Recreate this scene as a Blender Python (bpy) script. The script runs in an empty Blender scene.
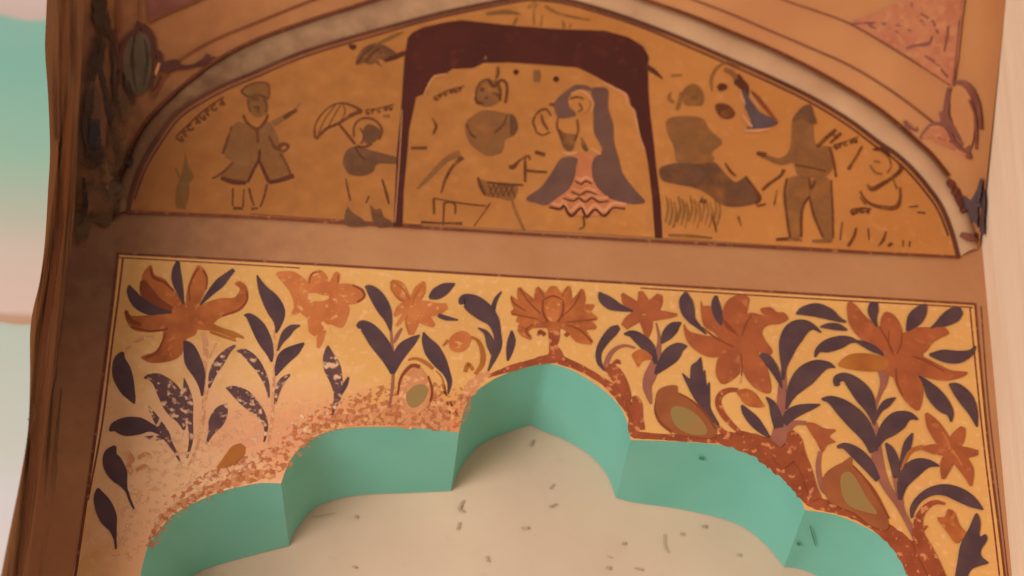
import bpy, math, random
from mathutils import Vector, Matrix
from mathutils.bvhtree import BVHTree
from mathutils.geometry import tessellate_polygon
random.seed(7)
S = bpy.context.scene
COL = S.collection

# ------------------------------------------------------------------ camera
W, H, F = 1024.0, 576.0, 2080.0
u = Vector((75, -3062, 2080)).normalized()            # zenith seen from the camera (x right, y down, z forward)
n = Vector((-130, 1412, 2080)); n = (n - u * n.dot(u)).normalized()
r = (-u).cross(n).normalized()
_roll = Matrix.Rotation(math.radians(0.9), 3, 'Z')
u, n, r = _roll @ u, _roll @ n, _roll @ r
CAM_POS = Vector((-0.10, -3.2, 1.55))
def cam_to_world(v): return Vector((r.dot(v), n.dot(v), u.dot(v)))
cx_, cy_, cz_ = cam_to_world(Vector((1,0,0))), cam_to_world(Vector((0,-1,0))), cam_to_world(Vector((0,0,-1)))
cam_data = bpy.data.cameras.new('camera')
cam = bpy.data.objects.new('camera', cam_data); COL.objects.link(cam)
m = Matrix((cx_, cy_, cz_)).transposed().to_4x4(); m.translation = CAM_POS
cam.matrix_world = m
cam_data.sensor_width = 36.0
cam_data.lens = F * 36.0 / W
cam_data.clip_start = 0.05
cam_data.dof.use_dof = True
cam_data.dof.focus_distance = 3.52
cam_data.dof.aperture_fstop = 2.1
S.camera = cam

# ------------------------------------------------------------------ light
world = bpy.data.worlds.new('room_light'); S.world = world
world.use_nodes = True
bg = world.node_tree.nodes['Background']
bg.inputs['Color'].default_value = (1.0, 0.965, 0.94, 1)
bg.inputs['Strength'].default_value = 0.42
def area(name, loc, target, sx, sy, power, color):
    d = bpy.data.lights.new(name, 'AREA'); d.shape = 'RECTANGLE'; d.size = sx; d.size_y = sy
    d.energy = power; d.color = color
    o = bpy.data.objects.new(name, d); COL.objects.link(o)
    o.location = loc
    o.rotation_euler = (Vector(target) - Vector(loc)).to_track_quat('-Z', 'Y').to_euler()
    return o
area('doorway_daylight', (-3.0, -4.0, 1.2), (0.3, 0, 3.7), 2.6, 2.4, 262, (1.0, 0.965, 0.92))
S.view_settings.view_transform = 'Standard'
S.view_settings.look = 'None'
S.view_settings.exposure = 0.0
S.view_settings.gamma = 1.0
S.view_settings.use_curve_mapping = False

# ------------------------------------------------------------------ materials
def lin(c):
    out = []
    for v in c:
        v = v / 255.0
        out.append(v / 12.92 if v <= 0.04045 else ((v + 0.055) / 1.055) ** 2.4)
    return (*out, 1.0)
def mat(name, c, c2=None, scale=9.0, lo=0.35, hi=0.7, rough=0.75, worn=None, wscale=120.0, wlo=0.55, whi=0.6, bump=0.0, bscale=60.0, stretch=(1,1,1), spots=None, alpha=None):
    """plaster / limewash / paint: two tones mixed by noise, optional worn flecks"""
    M = bpy.data.materials.new(name); M.use_nodes = True
    nt = M.node_tree; N = nt.nodes; L = nt.links
    b = N['Principled BSDF']; b.inputs['Roughness'].default_value = rough
    b.inputs['Specular IOR Level'].default_value = 0.3
    geo = N.new('ShaderNodeNewGeometry')
    mp = N.new('ShaderNodeMapping'); mp.inputs['Scale'].default_value = stretch
    L.new(geo.outputs['Position'], mp.inputs['Vector'])
    def noise(sc, det=4.0):
        t = N.new('ShaderNodeTexNoise'); t.inputs['Scale'].default_value = sc; t.inputs['Detail'].default_value = det
        L.new(mp.outputs['Vector'], t.inputs['Vector']); return t.outputs['Fac']
    def ramp(fac, a, z):
        q = N.new('ShaderNodeMapRange'); q.inputs['From Min'].default_value = a; q.inputs['From Max'].default_value = z
        L.new(fac, q.inputs['Value']); return q.outputs['Result']
    def mix(fac, A, B):
        x = N.new('ShaderNodeMix'); x.data_type = 'RGBA'
        L.new(fac, x.inputs[0])
        for sock, v in ((x.inputs[6], A), (x.inputs[7], B)):
            if isinstance(v, tuple): sock.default_value = v
            else: L.new(v, sock)
        return x.outputs[2]
    c = lin(c); c2 = lin(c2) if c2 else tuple(v * 0.82 for v in c[:3]) + (1,)
    col = mix(ramp(noise(scale), lo, hi), c, c2)
    if worn:
        col = mix(ramp(noise(wscale, 2.0), wlo, whi), col, lin(worn))
    for (p, rad, soft, sc, amt, scol) in (spots or []):
        d = N.new('ShaderNodeVectorMath'); d.operation = 'SUBTRACT'; L.new(geo.outputs['Position'], d.inputs[0]); d.inputs[1].default_value = p
        s2 = N.new('ShaderNodeVectorMath'); s2.operation = 'MULTIPLY'; L.new(d.outputs[0], s2.inputs[0]); s2.inputs[1].default_value = sc
        ln = N.new('ShaderNodeVectorMath'); ln.operation = 'LENGTH'; L.new(s2.outputs[0], ln.inputs[0])
        ad = N.new('ShaderNodeMath'); ad.operation = 'MULTIPLY_ADD'; L.new(noise(26.0, 5.0), ad.inputs[0]); ad.inputs[1].default_value = rad * 1.6; L.new(ln.outputs['Value'], ad.inputs[2])
        q = N.new('ShaderNodeMapRange'); L.new(ad.outputs[0], q.inputs['Value'])
        q.inputs['From Min'].default_value = rad * 1.8 - soft; q.inputs['From Max'].default_value = rad * 1.8 + soft
        q.inputs['To Min'].default_value = amt; q.inputs['To Max'].default_value = 0.0
        col = mix(q.outputs['Result'], col, lin(scol))
    L.new(col, b.inputs['Base Color'])
    if alpha:
        q = ramp(noise(alpha[0], 5.0), alpha[1], alpha[2]); L.new(q, b.inputs['Alpha'])
    if bump:
        bp = N.new('ShaderNodeBump'); bp.inputs['Strength'].default_value = bump; bp.inputs['Distance'].default_value = 0.01
        L.new(noise(bscale), bp.inputs['Height']); L.new(bp.outputs['Normal'], b.inputs['Normal'])
    return M

# ------------------------------------------------------------------ sight lines onto real surfaces
def ray(x, y): return cam_to_world(Vector((x - W/2, y - H/2, F)).normalized())
def on_plane(x, y, p0, nrm):
    d = ray(x, y); t = (p0 - CAM_POS).dot(nrm) / d.dot(nrm); return CAM_POS + d * t
YN = Vector((0, 1, 0))
def wall(x, y, e=0.0): return on_plane(x, y, Vector((0, -e, 0)), YN)
def catmull(P, k=6, closed=False):
    P = [tuple(map(float, p)) for p in P]; N_ = len(P); out = []
    rng = range(N_) if closed else range(N_ - 1)
    for i in rng:
        if closed: a, b, c, d = P[(i-1) % N_], P[i], P[(i+1) % N_], P[(i+2) % N_]
        else: a, b, c, d = P[max(i-1, 0)], P[i], P[i+1], P[min(i+2, N_-1)]
        for j in range(k):
            t = j / k
            out.append(tuple(0.5*((2*b[q]) + (c[q]-a[q])*t + (2*a[q]-5*b[q]+4*c[q]-d[q])*t*t + (3*b[q]-a[q]-3*c[q]+d[q])*t**3) for q in range(len(b))))
    if not closed: out.append(P[-1])
    return out

def link(name, verts, faces, material, parent=None, smooth=False):
    me = bpy.data.meshes.new(name); me.from_pydata([tuple(v) for v in verts], [], faces); me.update()
    if material: me.materials.append(material)
    if smooth:
        for p in me.polygons: p.use_smooth = True
    o = bpy.data.objects.new(name, me); COL.objects.link(o)
    if parent: o.parent = parent
    return o
def tag(o, label=None, cat=None, group=None, kind=None):
    for k, v in (('label', label), ('category', cat), ('group', group), ('kind', kind)):
        if v: o[k] = v
    return o
def struct(name, verts, faces, material, parent=None, smooth=False):
    return tag(link(name, verts, faces, material, parent, smooth), kind='structure')

class Paint:
    """collects brush strokes and filled areas that lie on one surface"""
    layer = 0.0010
    def __init__(self, surf=None): self.V = []; self.Fc = []; self.G = []; self.surf = surf or wall; Paint.layer += 0.000012; self.e = Paint.layer
    def p(self, x, y): self.V.append(self.surf(x, y, self.e)); return len(self.V) - 1
    def mark(self):
        Paint.layer += 0.000006; self.e = Paint.layer; self.G.append((len(self.V), len(self.Fc)))
    def stroke(self, pts, k=5, jag=0.0):
        self.mark(); P = [(q[0], q[1], q[2] if len(q) > 2 else 2.0) for q in pts]
        C = catmull(P, k); L_, R_ = [], []
        for i, (x, y, w) in enumerate(C):
            a, b = C[max(i-1, 0)], C[min(i+1, len(C)-1)]
            dx, dy = b[0]-a[0], b[1]-a[1]; ln = math.hypot(dx, dy) or 1
            w = max(w, 0.4) / 2 * (1 + jag * random.uniform(-1, 1)); nx, ny = -dy/ln*w, dx/ln*w
            L_.append(self.p(x+nx, y+ny)); R_.append(self.p(x-nx, y-ny))
        for i in range(len(C)-1): self.Fc.append((L_[i], R_[i], R_[i+1], L_[i+1]))
        return self
    def line(self, pts, w=2.0, k=5): return self.stroke([(x, y, w) for x, y in pts], k)
    def fill(self, pts, smooth=True, k=4, holes=()):
        self.mark(); loops = [catmull(pts, k, True) if smooth else pts] + [list(h) for h in holes]
        flat = [q for l in loops for q in l]
        tri = tessellate_polygon([[Vector((x, y, 0)) for x, y in l] for l in loops])
        tri = [tuple(t) for t in tri]
        if self.surf is not wall:                      # curved ground: cut the fill fine enough to follow it
            flat = list(flat); mids = {}
            def midp(a, b):
                key = (min(a, b), max(a, b))
                if key not in mids: flat.append(((flat[a][0]+flat[b][0])/2, (flat[a][1]+flat[b][1])/2)); mids[key] = len(flat)-1
                return mids[key]
            for _ in range(3):
                nt_ = []
                for a, b, c in tri:
                    ab, bc, ca = midp(a, b), midp(b, c), midp(c, a); nt_ += [(a, ab, ca), (ab, b, bc), (ca, bc, c), (ab, bc, ca)]
                tri = nt_
        ids = [self.p(x, y) for x, y in flat]
        for t in tri: self.Fc.append(tuple(ids[i] for i in t))
        return self
    def dot(self, x, y, rx, ry=None, k=14):
        ry = ry or rx
        return self.fill([(x+rx*math.cos(2*math.pi*i/k), y+ry*math.sin(2*math.pi*i/k)) for i in range(k)], False)
    def ring(self, x, y, rx, ry, w=2.0, a0=0, a1=360, k=14):
        return self.line([(x+rx*math.cos(math.radians(a0+(a1-a0)*i/k)), y+ry*math.sin(math.radians(a0+(a1-a0)*i/k))) for i in range(k+1)], w, 2)
    def build(self, name, material, parent=None, label=None):
        # orient every face to the camera side
        for i, f in enumerate(self.Fc):
            a, b, c = (self.V[j] for j in f[:3])
            if (b-a).cross(c-a).dot(CAM_POS - a) < 0: self.Fc[i] = tuple(reversed(f))
        # marks that stand well apart become objects of their own
        ends = self.G[1:] + [(len(self.V), len(self.Fc))]; items = []
        for (v0, f0), (v1, f1) in zip(self.G, ends):
            vs = self.V[v0:v1]
            items.append([v0, v1, f0, f1, [min(v[i] for v in vs) for i in range(3)], [max(v[i] for v in vs) for i in range(3)]])
        grp = list(range(len(items)))
        def find(i):
            while grp[i] != i: i = grp[i]
            return i
        for i, a in enumerate(items):
            for j in range(i):
                b = items[j]
                gap = math.sqrt(sum(max(0, a[4][q]-b[5][q], b[4][q]-a[5][q])**2 for q in range(3)))
                size = max(max(a[5][q]-a[4][q], b[5][q]-b[4][q]) for q in range(3))
                if gap <= max(0.02, 0.5*size) * 0.95: grp[find(i)] = find(j)
        first = None
        for root in dict.fromkeys(find(i) for i in range(len(items))):
            Vv, Ff = [], []
            for i, it in enumerate(items):
                if find(i) == root:
                    sh = len(Vv) - it[0]; Vv += self.V[it[0]:it[1]]; Ff += [tuple(q + sh for q in f) for f in self.Fc[it[2]:it[3]]]
            o = link(name, Vv, Ff, material, parent)
            if label: o['label'] = label
            first = first or o
        return first

# ------------------------------------------------------------------ palette
sp = lambda x, y: tuple(wall(x, y))
M = {}
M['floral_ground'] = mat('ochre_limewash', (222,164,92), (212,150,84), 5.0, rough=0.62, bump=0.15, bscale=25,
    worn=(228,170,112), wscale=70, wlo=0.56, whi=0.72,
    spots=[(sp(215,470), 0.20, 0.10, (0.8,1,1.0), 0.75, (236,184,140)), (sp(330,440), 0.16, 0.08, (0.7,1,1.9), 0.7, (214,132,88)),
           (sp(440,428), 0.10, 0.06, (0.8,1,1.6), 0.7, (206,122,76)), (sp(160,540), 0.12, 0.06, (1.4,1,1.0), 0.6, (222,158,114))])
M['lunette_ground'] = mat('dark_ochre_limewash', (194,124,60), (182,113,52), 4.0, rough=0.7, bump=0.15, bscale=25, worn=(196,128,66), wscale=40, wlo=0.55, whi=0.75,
    spots=[(sp(130,150), 0.55, 0.5, (1,1,1), 0.85, (140,82,34))])  # soft spot: shade at the left end of the lunette, painted into the colour
M['band'] = mat('rose_brown_plaster', (184,128,84), (174,114,72), 5.0, bump=0.2, bscale=30, spots=[(sp(80,270), 0.26, 0.26, (1.05,1,1.1), 0.9, (116,76,52))])  # dimmer light at the left of the band is painted into this spot
M['vault'] = mat('orange_limewash', (192,128,76), (180,114,66), 5.0, bump=0.2, bscale=20, spots=[(sp(120,90), 0.45, 0.45, (1,0.6,1), 0.8, (140,84,46)), (sp(84,150), 0.10, 0.07, (1,0.3,0.45), 0.8, (84,58,42))])  # wide first spot paints the shaded left side of the vault
M['moulding'] = mat('grey_buff_plaster', (198,152,112), (176,130,94), 7.0, bump=0.2, bscale=30, spots=[(sp(130,150), 0.52, 0.45, (1,1,1), 0.95, (100,64,36))])  # left run of the moulding coloured darker to stand for shade
M['teal'] = mat('teal_distemper', (110,182,166), (124,188,172), 4.0, 0.35, 0.7, rough=0.6, bump=0.12, bscale=15)
M['cream'] = mat('cream_plaster', (212,182,154), (202,170,146), 4.0, rough=0.8, bump=0.12, bscale=15, worn=(196,164,134), wscale=18, wlo=0.66, whi=0.78)
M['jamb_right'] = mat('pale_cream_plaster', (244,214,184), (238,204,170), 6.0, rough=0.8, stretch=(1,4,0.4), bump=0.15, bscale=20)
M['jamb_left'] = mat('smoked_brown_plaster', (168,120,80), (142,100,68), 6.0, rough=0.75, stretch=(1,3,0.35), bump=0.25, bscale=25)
M['dark_leaf'] = mat('indigo_leaf_paint', (74,50,54), (92,62,60), 22.0, rough=0.7)
M['worn_leaf'] = mat('flaking_indigo_leaf_paint', (88,56,56), (110,72,66), 22.0, rough=0.7, worn=(222,168,128), wscale=80, wlo=0.54, whi=0.66)
M['petal'] = mat('burnt_orange_petal_paint', (186,102,48), (150,74,32), 24.0, rough=0.7, worn=(204,122,64), wscale=55, wlo=0.60, whi=0.75)
M['petal_red'] = mat('russet_petal_paint', (170,88,46), (146,72,38), 20.0, rough=0.7, worn=(186,104,58), wscale=60, wlo=0.6, whi=0.75)
M['petal_worn'] = mat('faded_orange_petal_paint', (184,98,48), (200,118,62), 24.0, rough=0.7, worn=(216,148,88), wscale=75, wlo=0.58, whi=0.70)
M['petal_olive'] = mat('olive_brown_petal_paint', (176,104,40), (156,86,32), 20.0, rough=0.7)
M['petal_line'] = mat('dark_russet_line_paint', (138,64,28), None, 20.0, rough=0.7)
M['rust'] = mat('rust_red_paint', (158,76,40), (134,60,30), 25.0, rough=0.7, worn=(202,124,78), wscale=80, wlo=0.58, whi=0.66)
M['stem'] = mat('rose_brown_stem_paint', (140,82,66), (160,96,72), 20.0, rough=0.7)
M['stem_worn'] = mat('faded_stem_paint', (196,126,88), (214,150,104), 30.0, rough=0.7, worn=(222,165,110), wscale=90, wlo=0.5, whi=0.6)
M['bulb_green'] = mat('sage_green_paint', (142,118,66), (158,110,62), 18.0, rough=0.7)
M['bulb_brown'] = mat('umber_paint', (156,88,46), (140,74,38), 18.0, rough=0.7)
M['bulb_worn'] = mat('faded_umber_paint', (196,122,76), (206,138,90), 26.0, rough=0.7, worn=(222,160,106), wscale=70, wlo=0.52, whi=0.62)
M['frame_line'] = mat('maroon_line_paint', (124,62,36), (104,48,28), 20.0, rough=0.7, worn=(160,98,60), wscale=90, wlo=0.6, whi=0.7)
M['maroon'] = mat('maroon_canopy_paint', (78,28,15), (68,25,14), 10.0, rough=0.7, worn=(94,38,22), wscale=40, wlo=0.58, whi=0.75)
M['ink'] = mat('brown_ink_paint', (110,58,24), (96,48,20), 30.0, rough=0.7, alpha=(34,0.18,0.55))
M['ink_dark'] = mat('dark_brown_ink_paint', (92,42,20), (78,34,16), 30.0, rough=0.7)
M['wash'] = mat('umber_wash_paint', (146,94,50), (132,86,48), 22.0, rough=0.7, alpha=(14,0.18,0.66))
M['wash_dark'] = mat('dark_umber_wash_paint', (116,74,46), (100,62,40), 22.0, rough=0.7, alpha=(18,0.12,0.6))
M['wash_olive'] = mat('olive_wash_paint', (126,86,42), (138,90,44), 26.0, rough=0.7, alpha=(16,0.22,0.68))
M['slate'] = mat('slate_veil_paint', (112,74,58), (98,64,54), 22.0, rough=0.7)
M['blue_grey'] = mat('blue_grey_paint', (96,74,74), (84,62,62), 22.0, rough=0.7)
M['skirt'] = mat('rose_ochre_paint', (196,116,72), (180,100,58), 26.0, rough=0.7)
M['pale_line'] = mat('pale_rose_line_paint', (212,140,92), None, 26.0, rough=0.7)
M['vault_line'] = mat('brown_vault_line_paint', (128,66,34), (110,54,28), 20.0, rough=0.7)
M['vault_red'] = mat('faded_red_vault_paint', (182,110,70), (168,92,60), 34.0, rough=0.7, worn=(186,118,72), wscale=60, wlo=0.52, whi=0.66)
M['vault_plum'] = mat('plum_brown_paint', (132,74,58), (112,58,44), 22.0, rough=0.7)
M['vault_olive'] = mat('grey_green_paint', (138,104,68), (120,90,60), 22.0, rough=0.7)
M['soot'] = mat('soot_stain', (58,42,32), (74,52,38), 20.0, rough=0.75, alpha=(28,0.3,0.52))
M['jamb_red'] = mat('red_brown_streak', (130,82,54), (112,68,46), 14.0, stretch=(1,1,0.2), alpha=(16,0.3,0.6))
M['jamb_tan'] = mat('tan_streak', (150,98,56), (132,84,48), 14.0, stretch=(1,1,0.2), alpha=(16,0.3,0.6))
M['jamb_dark'] = mat('dark_brown_streak', (98,62,42), None, 14.0, stretch=(1,1,0.2), alpha=(14,0.35,0.75))
M['grime'] = mat('olive_grime', (106,78,46), (84,60,40), 24.0, alpha=(22,0.38,0.62))
M['soot_blue'] = mat('blue_black_soot', (52,48,50), (60,52,50), 24.0, alpha=(30,0.3,0.5))
M['ornament_olive'] = mat('dark_grey_green_paint', (98,80,54), (78,62,44), 26.0, rough=0.7)
M['ornament_plum'] = mat('dark_plum_paint', (92,46,34), (76,38,28), 26.0, rough=0.7)
M['fleck_rust'] = mat('rust_flecks', (194,112,66), (176,98,58), 30.0, alpha=(95,0.48,0.66))
M['fleck_pale'] = mat('pale_flecks', (232,184,140), (226,174,130), 30.0, alpha=(80,0.52,0.7))
M['speck'] = mat('grey_brown_speck', (186,156,130), None, 30.0)
M['speck_teal'] = mat('dark_teal_chip', (78,128,116), None, 30.0)
M['arc_line'] = mat('dark_arc_line_paint', (104,54,34), (84,42,28), 14.0)
M['floor'] = mat('pale_stone', (190,165,138), (170,148,122), 6.0, rough=0.7)

# ------------------------------------------------------------------ key outlines (photo sight lines laid on the real wall)
OUT = [(138,585),(147,548),(154,537),(171,517),(192,504),(220,492),(239,487),(261,483),(281,483.5)]
OUT2 = [(281,483.5),(288,464),(298,449.5),(311,439),(326,432),(342,428.5),(361,427),(389,427),(421,428),(441,430),(459,432.5)]
OUT3 = [(459,432.5),(464,410),(472,396),(486,384),(505,374),(529,366.5),(548,363)]
OUT3b = [(548,363),(569,369),(589,380),(607,393),(621,408),(628,425),(630.5,440)]
OUT4 = [(630.5,440),(665,441),(702,443),(729,446),(749,452),(766,459),(781,469),(792,481),(799,494),(805,510)]
OUT5 = [(805,510),(832,514),(851,520.5),(869,529),(888,541),(903,556),(914.5,573),(922,590)]
INN = [(170,590),(192,576),(212,567),(250,556),(289,546)]
INN2 = [(289,546),(293,534),(301,523),(313,509),(338,499),(368,494.5),(406,493),(451,491)]
INN3 = [(451,491),(456,477),(466,460),(478,447),(496,437),(512,431),(530,425)]
INN3b = [(530,425),(545,432),(563,439),(584,451),(599,464),(609,479),(616,498)]
INN4 = [(616,498),(637,503),(674,508),(712,516),(737,524),(752,533),(768,547),(784,567)]
INN5 = [(784,567),(800,569),(820,577),(850,592),(868,606)]
def resample(P, cnt):
    C = catmull(P, 8); D = [0]
    for a, b in zip(C, C[1:]): D.append(D[-1] + math.hypot(b[0]-a[0], b[1]-a[1]))
    out = []; j = 0
    for i in range(cnt):
        s = D[-1] * i / (cnt-1)
        while j < len(D)-2 and D[j+1] < s: j += 1
        t = (s - D[j]) / ((D[j+1]-D[j]) or 1); out.append((C[j][0]+(C[j+1][0]-C[j][0])*t, C[j][1]+(C[j+1][1]-C[j][1])*t))
    return out
NS = 20
lobes_out = [resample(p, NS) for p in (OUT, OUT2, OUT3, OUT3b, OUT4, OUT5)]
lobes_in = [resample(p, NS) for p in (INN, INN2, INN3, INN3b, INN4, INN5)]
contour = [q for i, l in enumerate(lobes_out) for q in (l if i == 0 else l[1:])]
# niche depth: the cusp on the wall and the same cusp at the back of the reveal
best = None
for i in range(5, 60):
    dd = i * 0.01; e = 0
    for a, b in zip(lobes_out[1:], lobes_in[1:]):
        P1 = wall(*a[0]) + Vector((0, dd, 0)); P2 = wall(b[0][0], b[0][1], -dd); e += (P1-P2).length_squared
    if best is None or e < best[0]: best = (e, dd)
ND = best[1]
print('niche depth', ND, 'panel', wall(118,252), wall(975,303), 'err', best)

LARC = [(127,212),(130,194),(140,166),(155,140),(175,113),(200,96),(225,83),(256,70),(293,54),(331,41.5),(368,31),(406,20.5),(443,11),(481,3),(506,-2),(530,-5),(552,-4),(574,0),(612,11),(649,24),(687,39),(724,55),(765,73),(805,92),(830,106),(855,122),(880,141),(895,151),(913,167),(930,187),(943,206),(953,231),(960,257)]
LOUT = [(112,222),(116,196),(125,165),(140,132),(160,107),(187,83),(215,62),(252,42),(306,22),(356,6),(400,-8),(440,-20),(475,-29),(505,-34),(530,-36),(560,-30),(600,-17),(644,0),(687,15),(724,30),(765,47),(805,66),(843,87),(875,107),(898,125),(918,143),(932,156),(948,176),(963,199),(974,226),(979,250)]

# ------------------------------------------------------------------ room shell
cl0, cl1 = wall(70, 252), wall(28, 576)          # corner of wall and left jamb
cr0, cr1 = wall(987, 300), wall(1012, 576)       # corner of wall and right jamb
NL = (cl0-cl1).cross(YN).normalized(); NR = (cr0-cr1).cross(YN).normalized()
def at_z(a, b, z): t = (z - a.z) / (b.z - a.z); return a + (b-a)*t
ZT = 5.3
def wp(p): return Vector((p.x, 0, p.z))
bl, tl, br, tr = at_z(cl1, cl0, 0), at_z(cl1, cl0, ZT), at_z(cr1, cr0, 0), at_z(cr1, cr0, ZT)
hole = [wall(x, y) for x, y in contour]
hole = [Vector((hole[0].x, 0, 0.0))] + hole + [Vector((hole[-1].x, 0, 0.0))]
outer = [bl] + hole + [br, tr, tl]
tri = tessellate_polygon([[Vector((p.x, p.z, 0)) for p in outer]])
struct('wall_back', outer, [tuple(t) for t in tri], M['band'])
hl = [wall(x, y, -ND) for l in (lobes_in,) for i, lb in enumerate(l) for x, y in (lb if i == 0 else lb[1:])]
back = [Vector((-1.6, ND+0.002, 0)), Vector((1.6, ND+0.002, 0)), Vector((1.6, ND+0.002, 4.2)), Vector((-1.6, ND+0.002, 4.2))]
wn = struct('wall_niche', back, [(0,1,2,3)], M['cream'])
# teal scalloped soffit: each foil is a loft from the wall face to the niche back
soff_v, soff_f = [], []
foils = list(zip(lobes_out, lobes_in))
foils[2:4] = [(lobes_out[2] + lobes_out[3][1:], lobes_in[2] + lobes_in[3][1:])]
for a, b in foils:
    rows = []
    for i in range(len(a)):
        A, B = wall(*a[i]), wall(b[i][0], b[i][1], -ND)
        rows.append([A.lerp(B, k/4) for k in range(5)])
    base = len(soff_v)
    for rw in rows: soff_v += rw
    for i in range(len(a)-1):
        for k in range(4):
            q = base + i*5 + k; soff_f.append((q, q+1, q+6, q+5))
for a, b, sgn in ((lobes_out[0][0], lobes_in[0][0], -1), (lobes_out[-1][-1], lobes_in[-1][-1], 1)):
    A, B = wall(*a), wall(b[0], b[1], -ND); q = len(soff_v)
    soff_v += [A, B, Vector((B.x, B.y, 0)), Vector((A.x, A.y, 0))]; soff_f.append((q, q+1, q+2, q+3))
arch = tag(link('cusped_arch', soff_v, soff_f, M['teal'], smooth=True), 'teal green scalloped arch soffit framing the bare cream niche below the flowers', 'arch')

# left jamb: side face with a worn front edge, teal wall beyond it
EDGE = [(48,-60),(47,-10),(46,20),(45,50),(48,95),(50,150),(48,190),(45,240),(40,280),(33,310),(30,335),(30,380),(28,430),(20,480),(10,530),(4,560),(-2,590),(-14,640)]
def jl(x, y, e=0.0): return on_plane(x, y, cl0 + NLs*e, NL)
def jr(x, y, e=0.0): return on_plane(x, y, cr0 + NRs*e, NR)
NLs = NL if NL.x > 0 else -NL; NRs = NR if NR.x < 0 else -NR
FD = 0.34   # how far the left pier stands in front of the painted wall
edge = [wall(x, y, FD) for x, y in catmull(EDGE, 4)]
print('edge', edge[4], edge[40], edge[-1])
e0 = Vector((edge[0].x, -FD, ZT)); eN = Vector((edge[-1].x, edge[-1].y, 0))
edge = [e0] + edge + [eN]
V, Fc = [], []
for p in edge:
    c = at_z(cl1, cl0, p.z); V += [Vector((c.x, 0, c.z)), Vector((c.x, p.y*0.5, c.z)), p]
for i in range(len(edge)-1):
    for k in (0, 1): q = i*3+k; Fc.append((q, q+1, q+4, q+3))
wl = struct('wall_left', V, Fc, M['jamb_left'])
# painted front of the left pier
def band_mat():
    Mt = bpy.data.materials.new('banded_teal_and_white_distemper'); Mt.use_nodes = True
    nt = Mt.node_tree; N = nt.nodes; L = nt.links; b = N['Principled BSDF']; b.inputs['Roughness'].default_value = 0.6
    geo = N.new('ShaderNodeNewGeometry'); sx = N.new('ShaderNodeSeparateXYZ'); L.new(geo.outputs['Position'], sx.inputs[0])
    no = N.new('ShaderNodeTexNoise'); no.inputs['Scale'].default_value = 7; L.new(geo.outputs['Position'], no.inputs['Vector'])
    ma = N.new('ShaderNodeMath'); ma.operation = 'MULTIPLY_ADD'; L.new(no.outputs['Fac'], ma.inputs[0]); ma.inputs[1].default_value = 0.05; L.new(sx.outputs['Z'], ma.inputs[2])
    z = lambda y: wall(22, y, FD).z + 0.025
    lo, hi = z(600), z(-20); stops_tone = (0.93, 0.875, 0.92)
    mr = N.new('ShaderNodeMapRange'); mr.inputs['From Min'].default_value = lo; mr.inputs['From Max'].default_value = hi; L.new(ma.outputs[0], mr.inputs['Value'])
    cr = N.new('ShaderNodeValToRGB'); L.new(mr.outputs[0], cr.inputs[0])
    stops = [(600,(214,206,190)),(500,(206,208,196)),(450,(196,204,182)),(330,(184,202,176)),(321,(182,198,172)),(318,(186,150,112)),(312,(190,156,120)),(309,(214,192,168)),(250,(206,194,168)),(215,(184,192,162)),(150,(150,196,162)),(60,(132,192,164)),(19,(140,194,166)),(13,(208,190,166)),(-20,(222,206,186))]
    el = cr.color_ramp.elements
    pos = [((z(y)-lo)/(hi-lo), tuple(v*k for v, k in zip(c, stops_tone))) for y, c in stops]
    el[0].position = pos[0][0]; el[0].color = lin(pos[0][1]); el[1].position = pos[-1][0]; el[1].color = lin(pos[-1][1])
    for p, c in pos[1:-1]: e = el.new(p); e.color = lin(c)
    L.new(cr.outputs[0], b.inputs['Base Color'])
    return Mt
V, Fc = [], []
for p in edge: V += [p, p + Vector((-0.012, 0.012*0, 0)), p + Vector((-1.2, 0.0, 0))]
for i in range(len(edge)-1):
    for k in (0, 1): q = i*3+k; Fc.append((q, q+1, q+4, q+3))
struct('wall_front', V, Fc, band_mat())
# right jamb: a plain cream side face running forward
fr = 1.1
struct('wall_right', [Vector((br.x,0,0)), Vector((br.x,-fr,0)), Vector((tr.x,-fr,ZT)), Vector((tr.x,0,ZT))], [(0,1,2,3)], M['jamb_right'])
struct('floor', [Vector((-4,-6,0)), Vector((4,-6,0)), Vector((4,1,0)), Vector((-4,1,0))], [(0,1,2,3)], M['floor'])

# vault: ruled from the lunette arch to a wider arch nearer the room, then on
NV = 72
c0 = [wall(x, y) for x, y in resample(LOUT, NV)]
c0.insert(0, wall(77, 216)); NV += 1
_lb = BVHTree.FromPolygons([tuple(v.co) for v in wl.data.vertices], [tuple(p.vertices) for p in wl.data.polygons])
L1, R1 = _lb.ray_cast(CAM_POS, ray(84, -60))[0], jr(1006, 0)
print('vault ends', L1, R1, 'c0', c0[0], c0[NV//2], c0[-1])
mid = (L1+R1)/2; half = (R1-L1)/2; rise = c0[NV//2].z - (c0[1].z+c0[-1].z)/2
# arch length fraction of each point, so rulings stay matched
c1 = []
for i in range(NV):
    fx = (c0[i].x - c0[1].x) / (c0[-1].x - c0[1].x)
    fz = (c0[i].z - (c0[1].z + (c0[-1].z-c0[1].z)*fx)) / rise
    if i == 0: fx, fz = -0.004, -0.12
    p = L1.lerp(R1, fx); c1.append(Vector((p.x, p.y, p.z + fz*rise*1.0)))
c2 = [Vector((b.x + (b.x-a.x)*0.1, -FD - 0.004, b.z + (b.z-a.z)*0.1)) for a, b in zip(c0, c1)]
c3 = [Vector((p.x, p.y, ZT)) for p in c2]
V, Fc = [], []
rows = [[a.lerp(b, k/6) for k in range(6)] + [b, b.lerp(c, 0.5), c] for a, b, c in zip(c0, c1, c2)]
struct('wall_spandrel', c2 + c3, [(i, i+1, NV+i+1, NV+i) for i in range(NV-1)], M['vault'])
for rw in rows: V += rw
K = len(rows[0])
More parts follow.
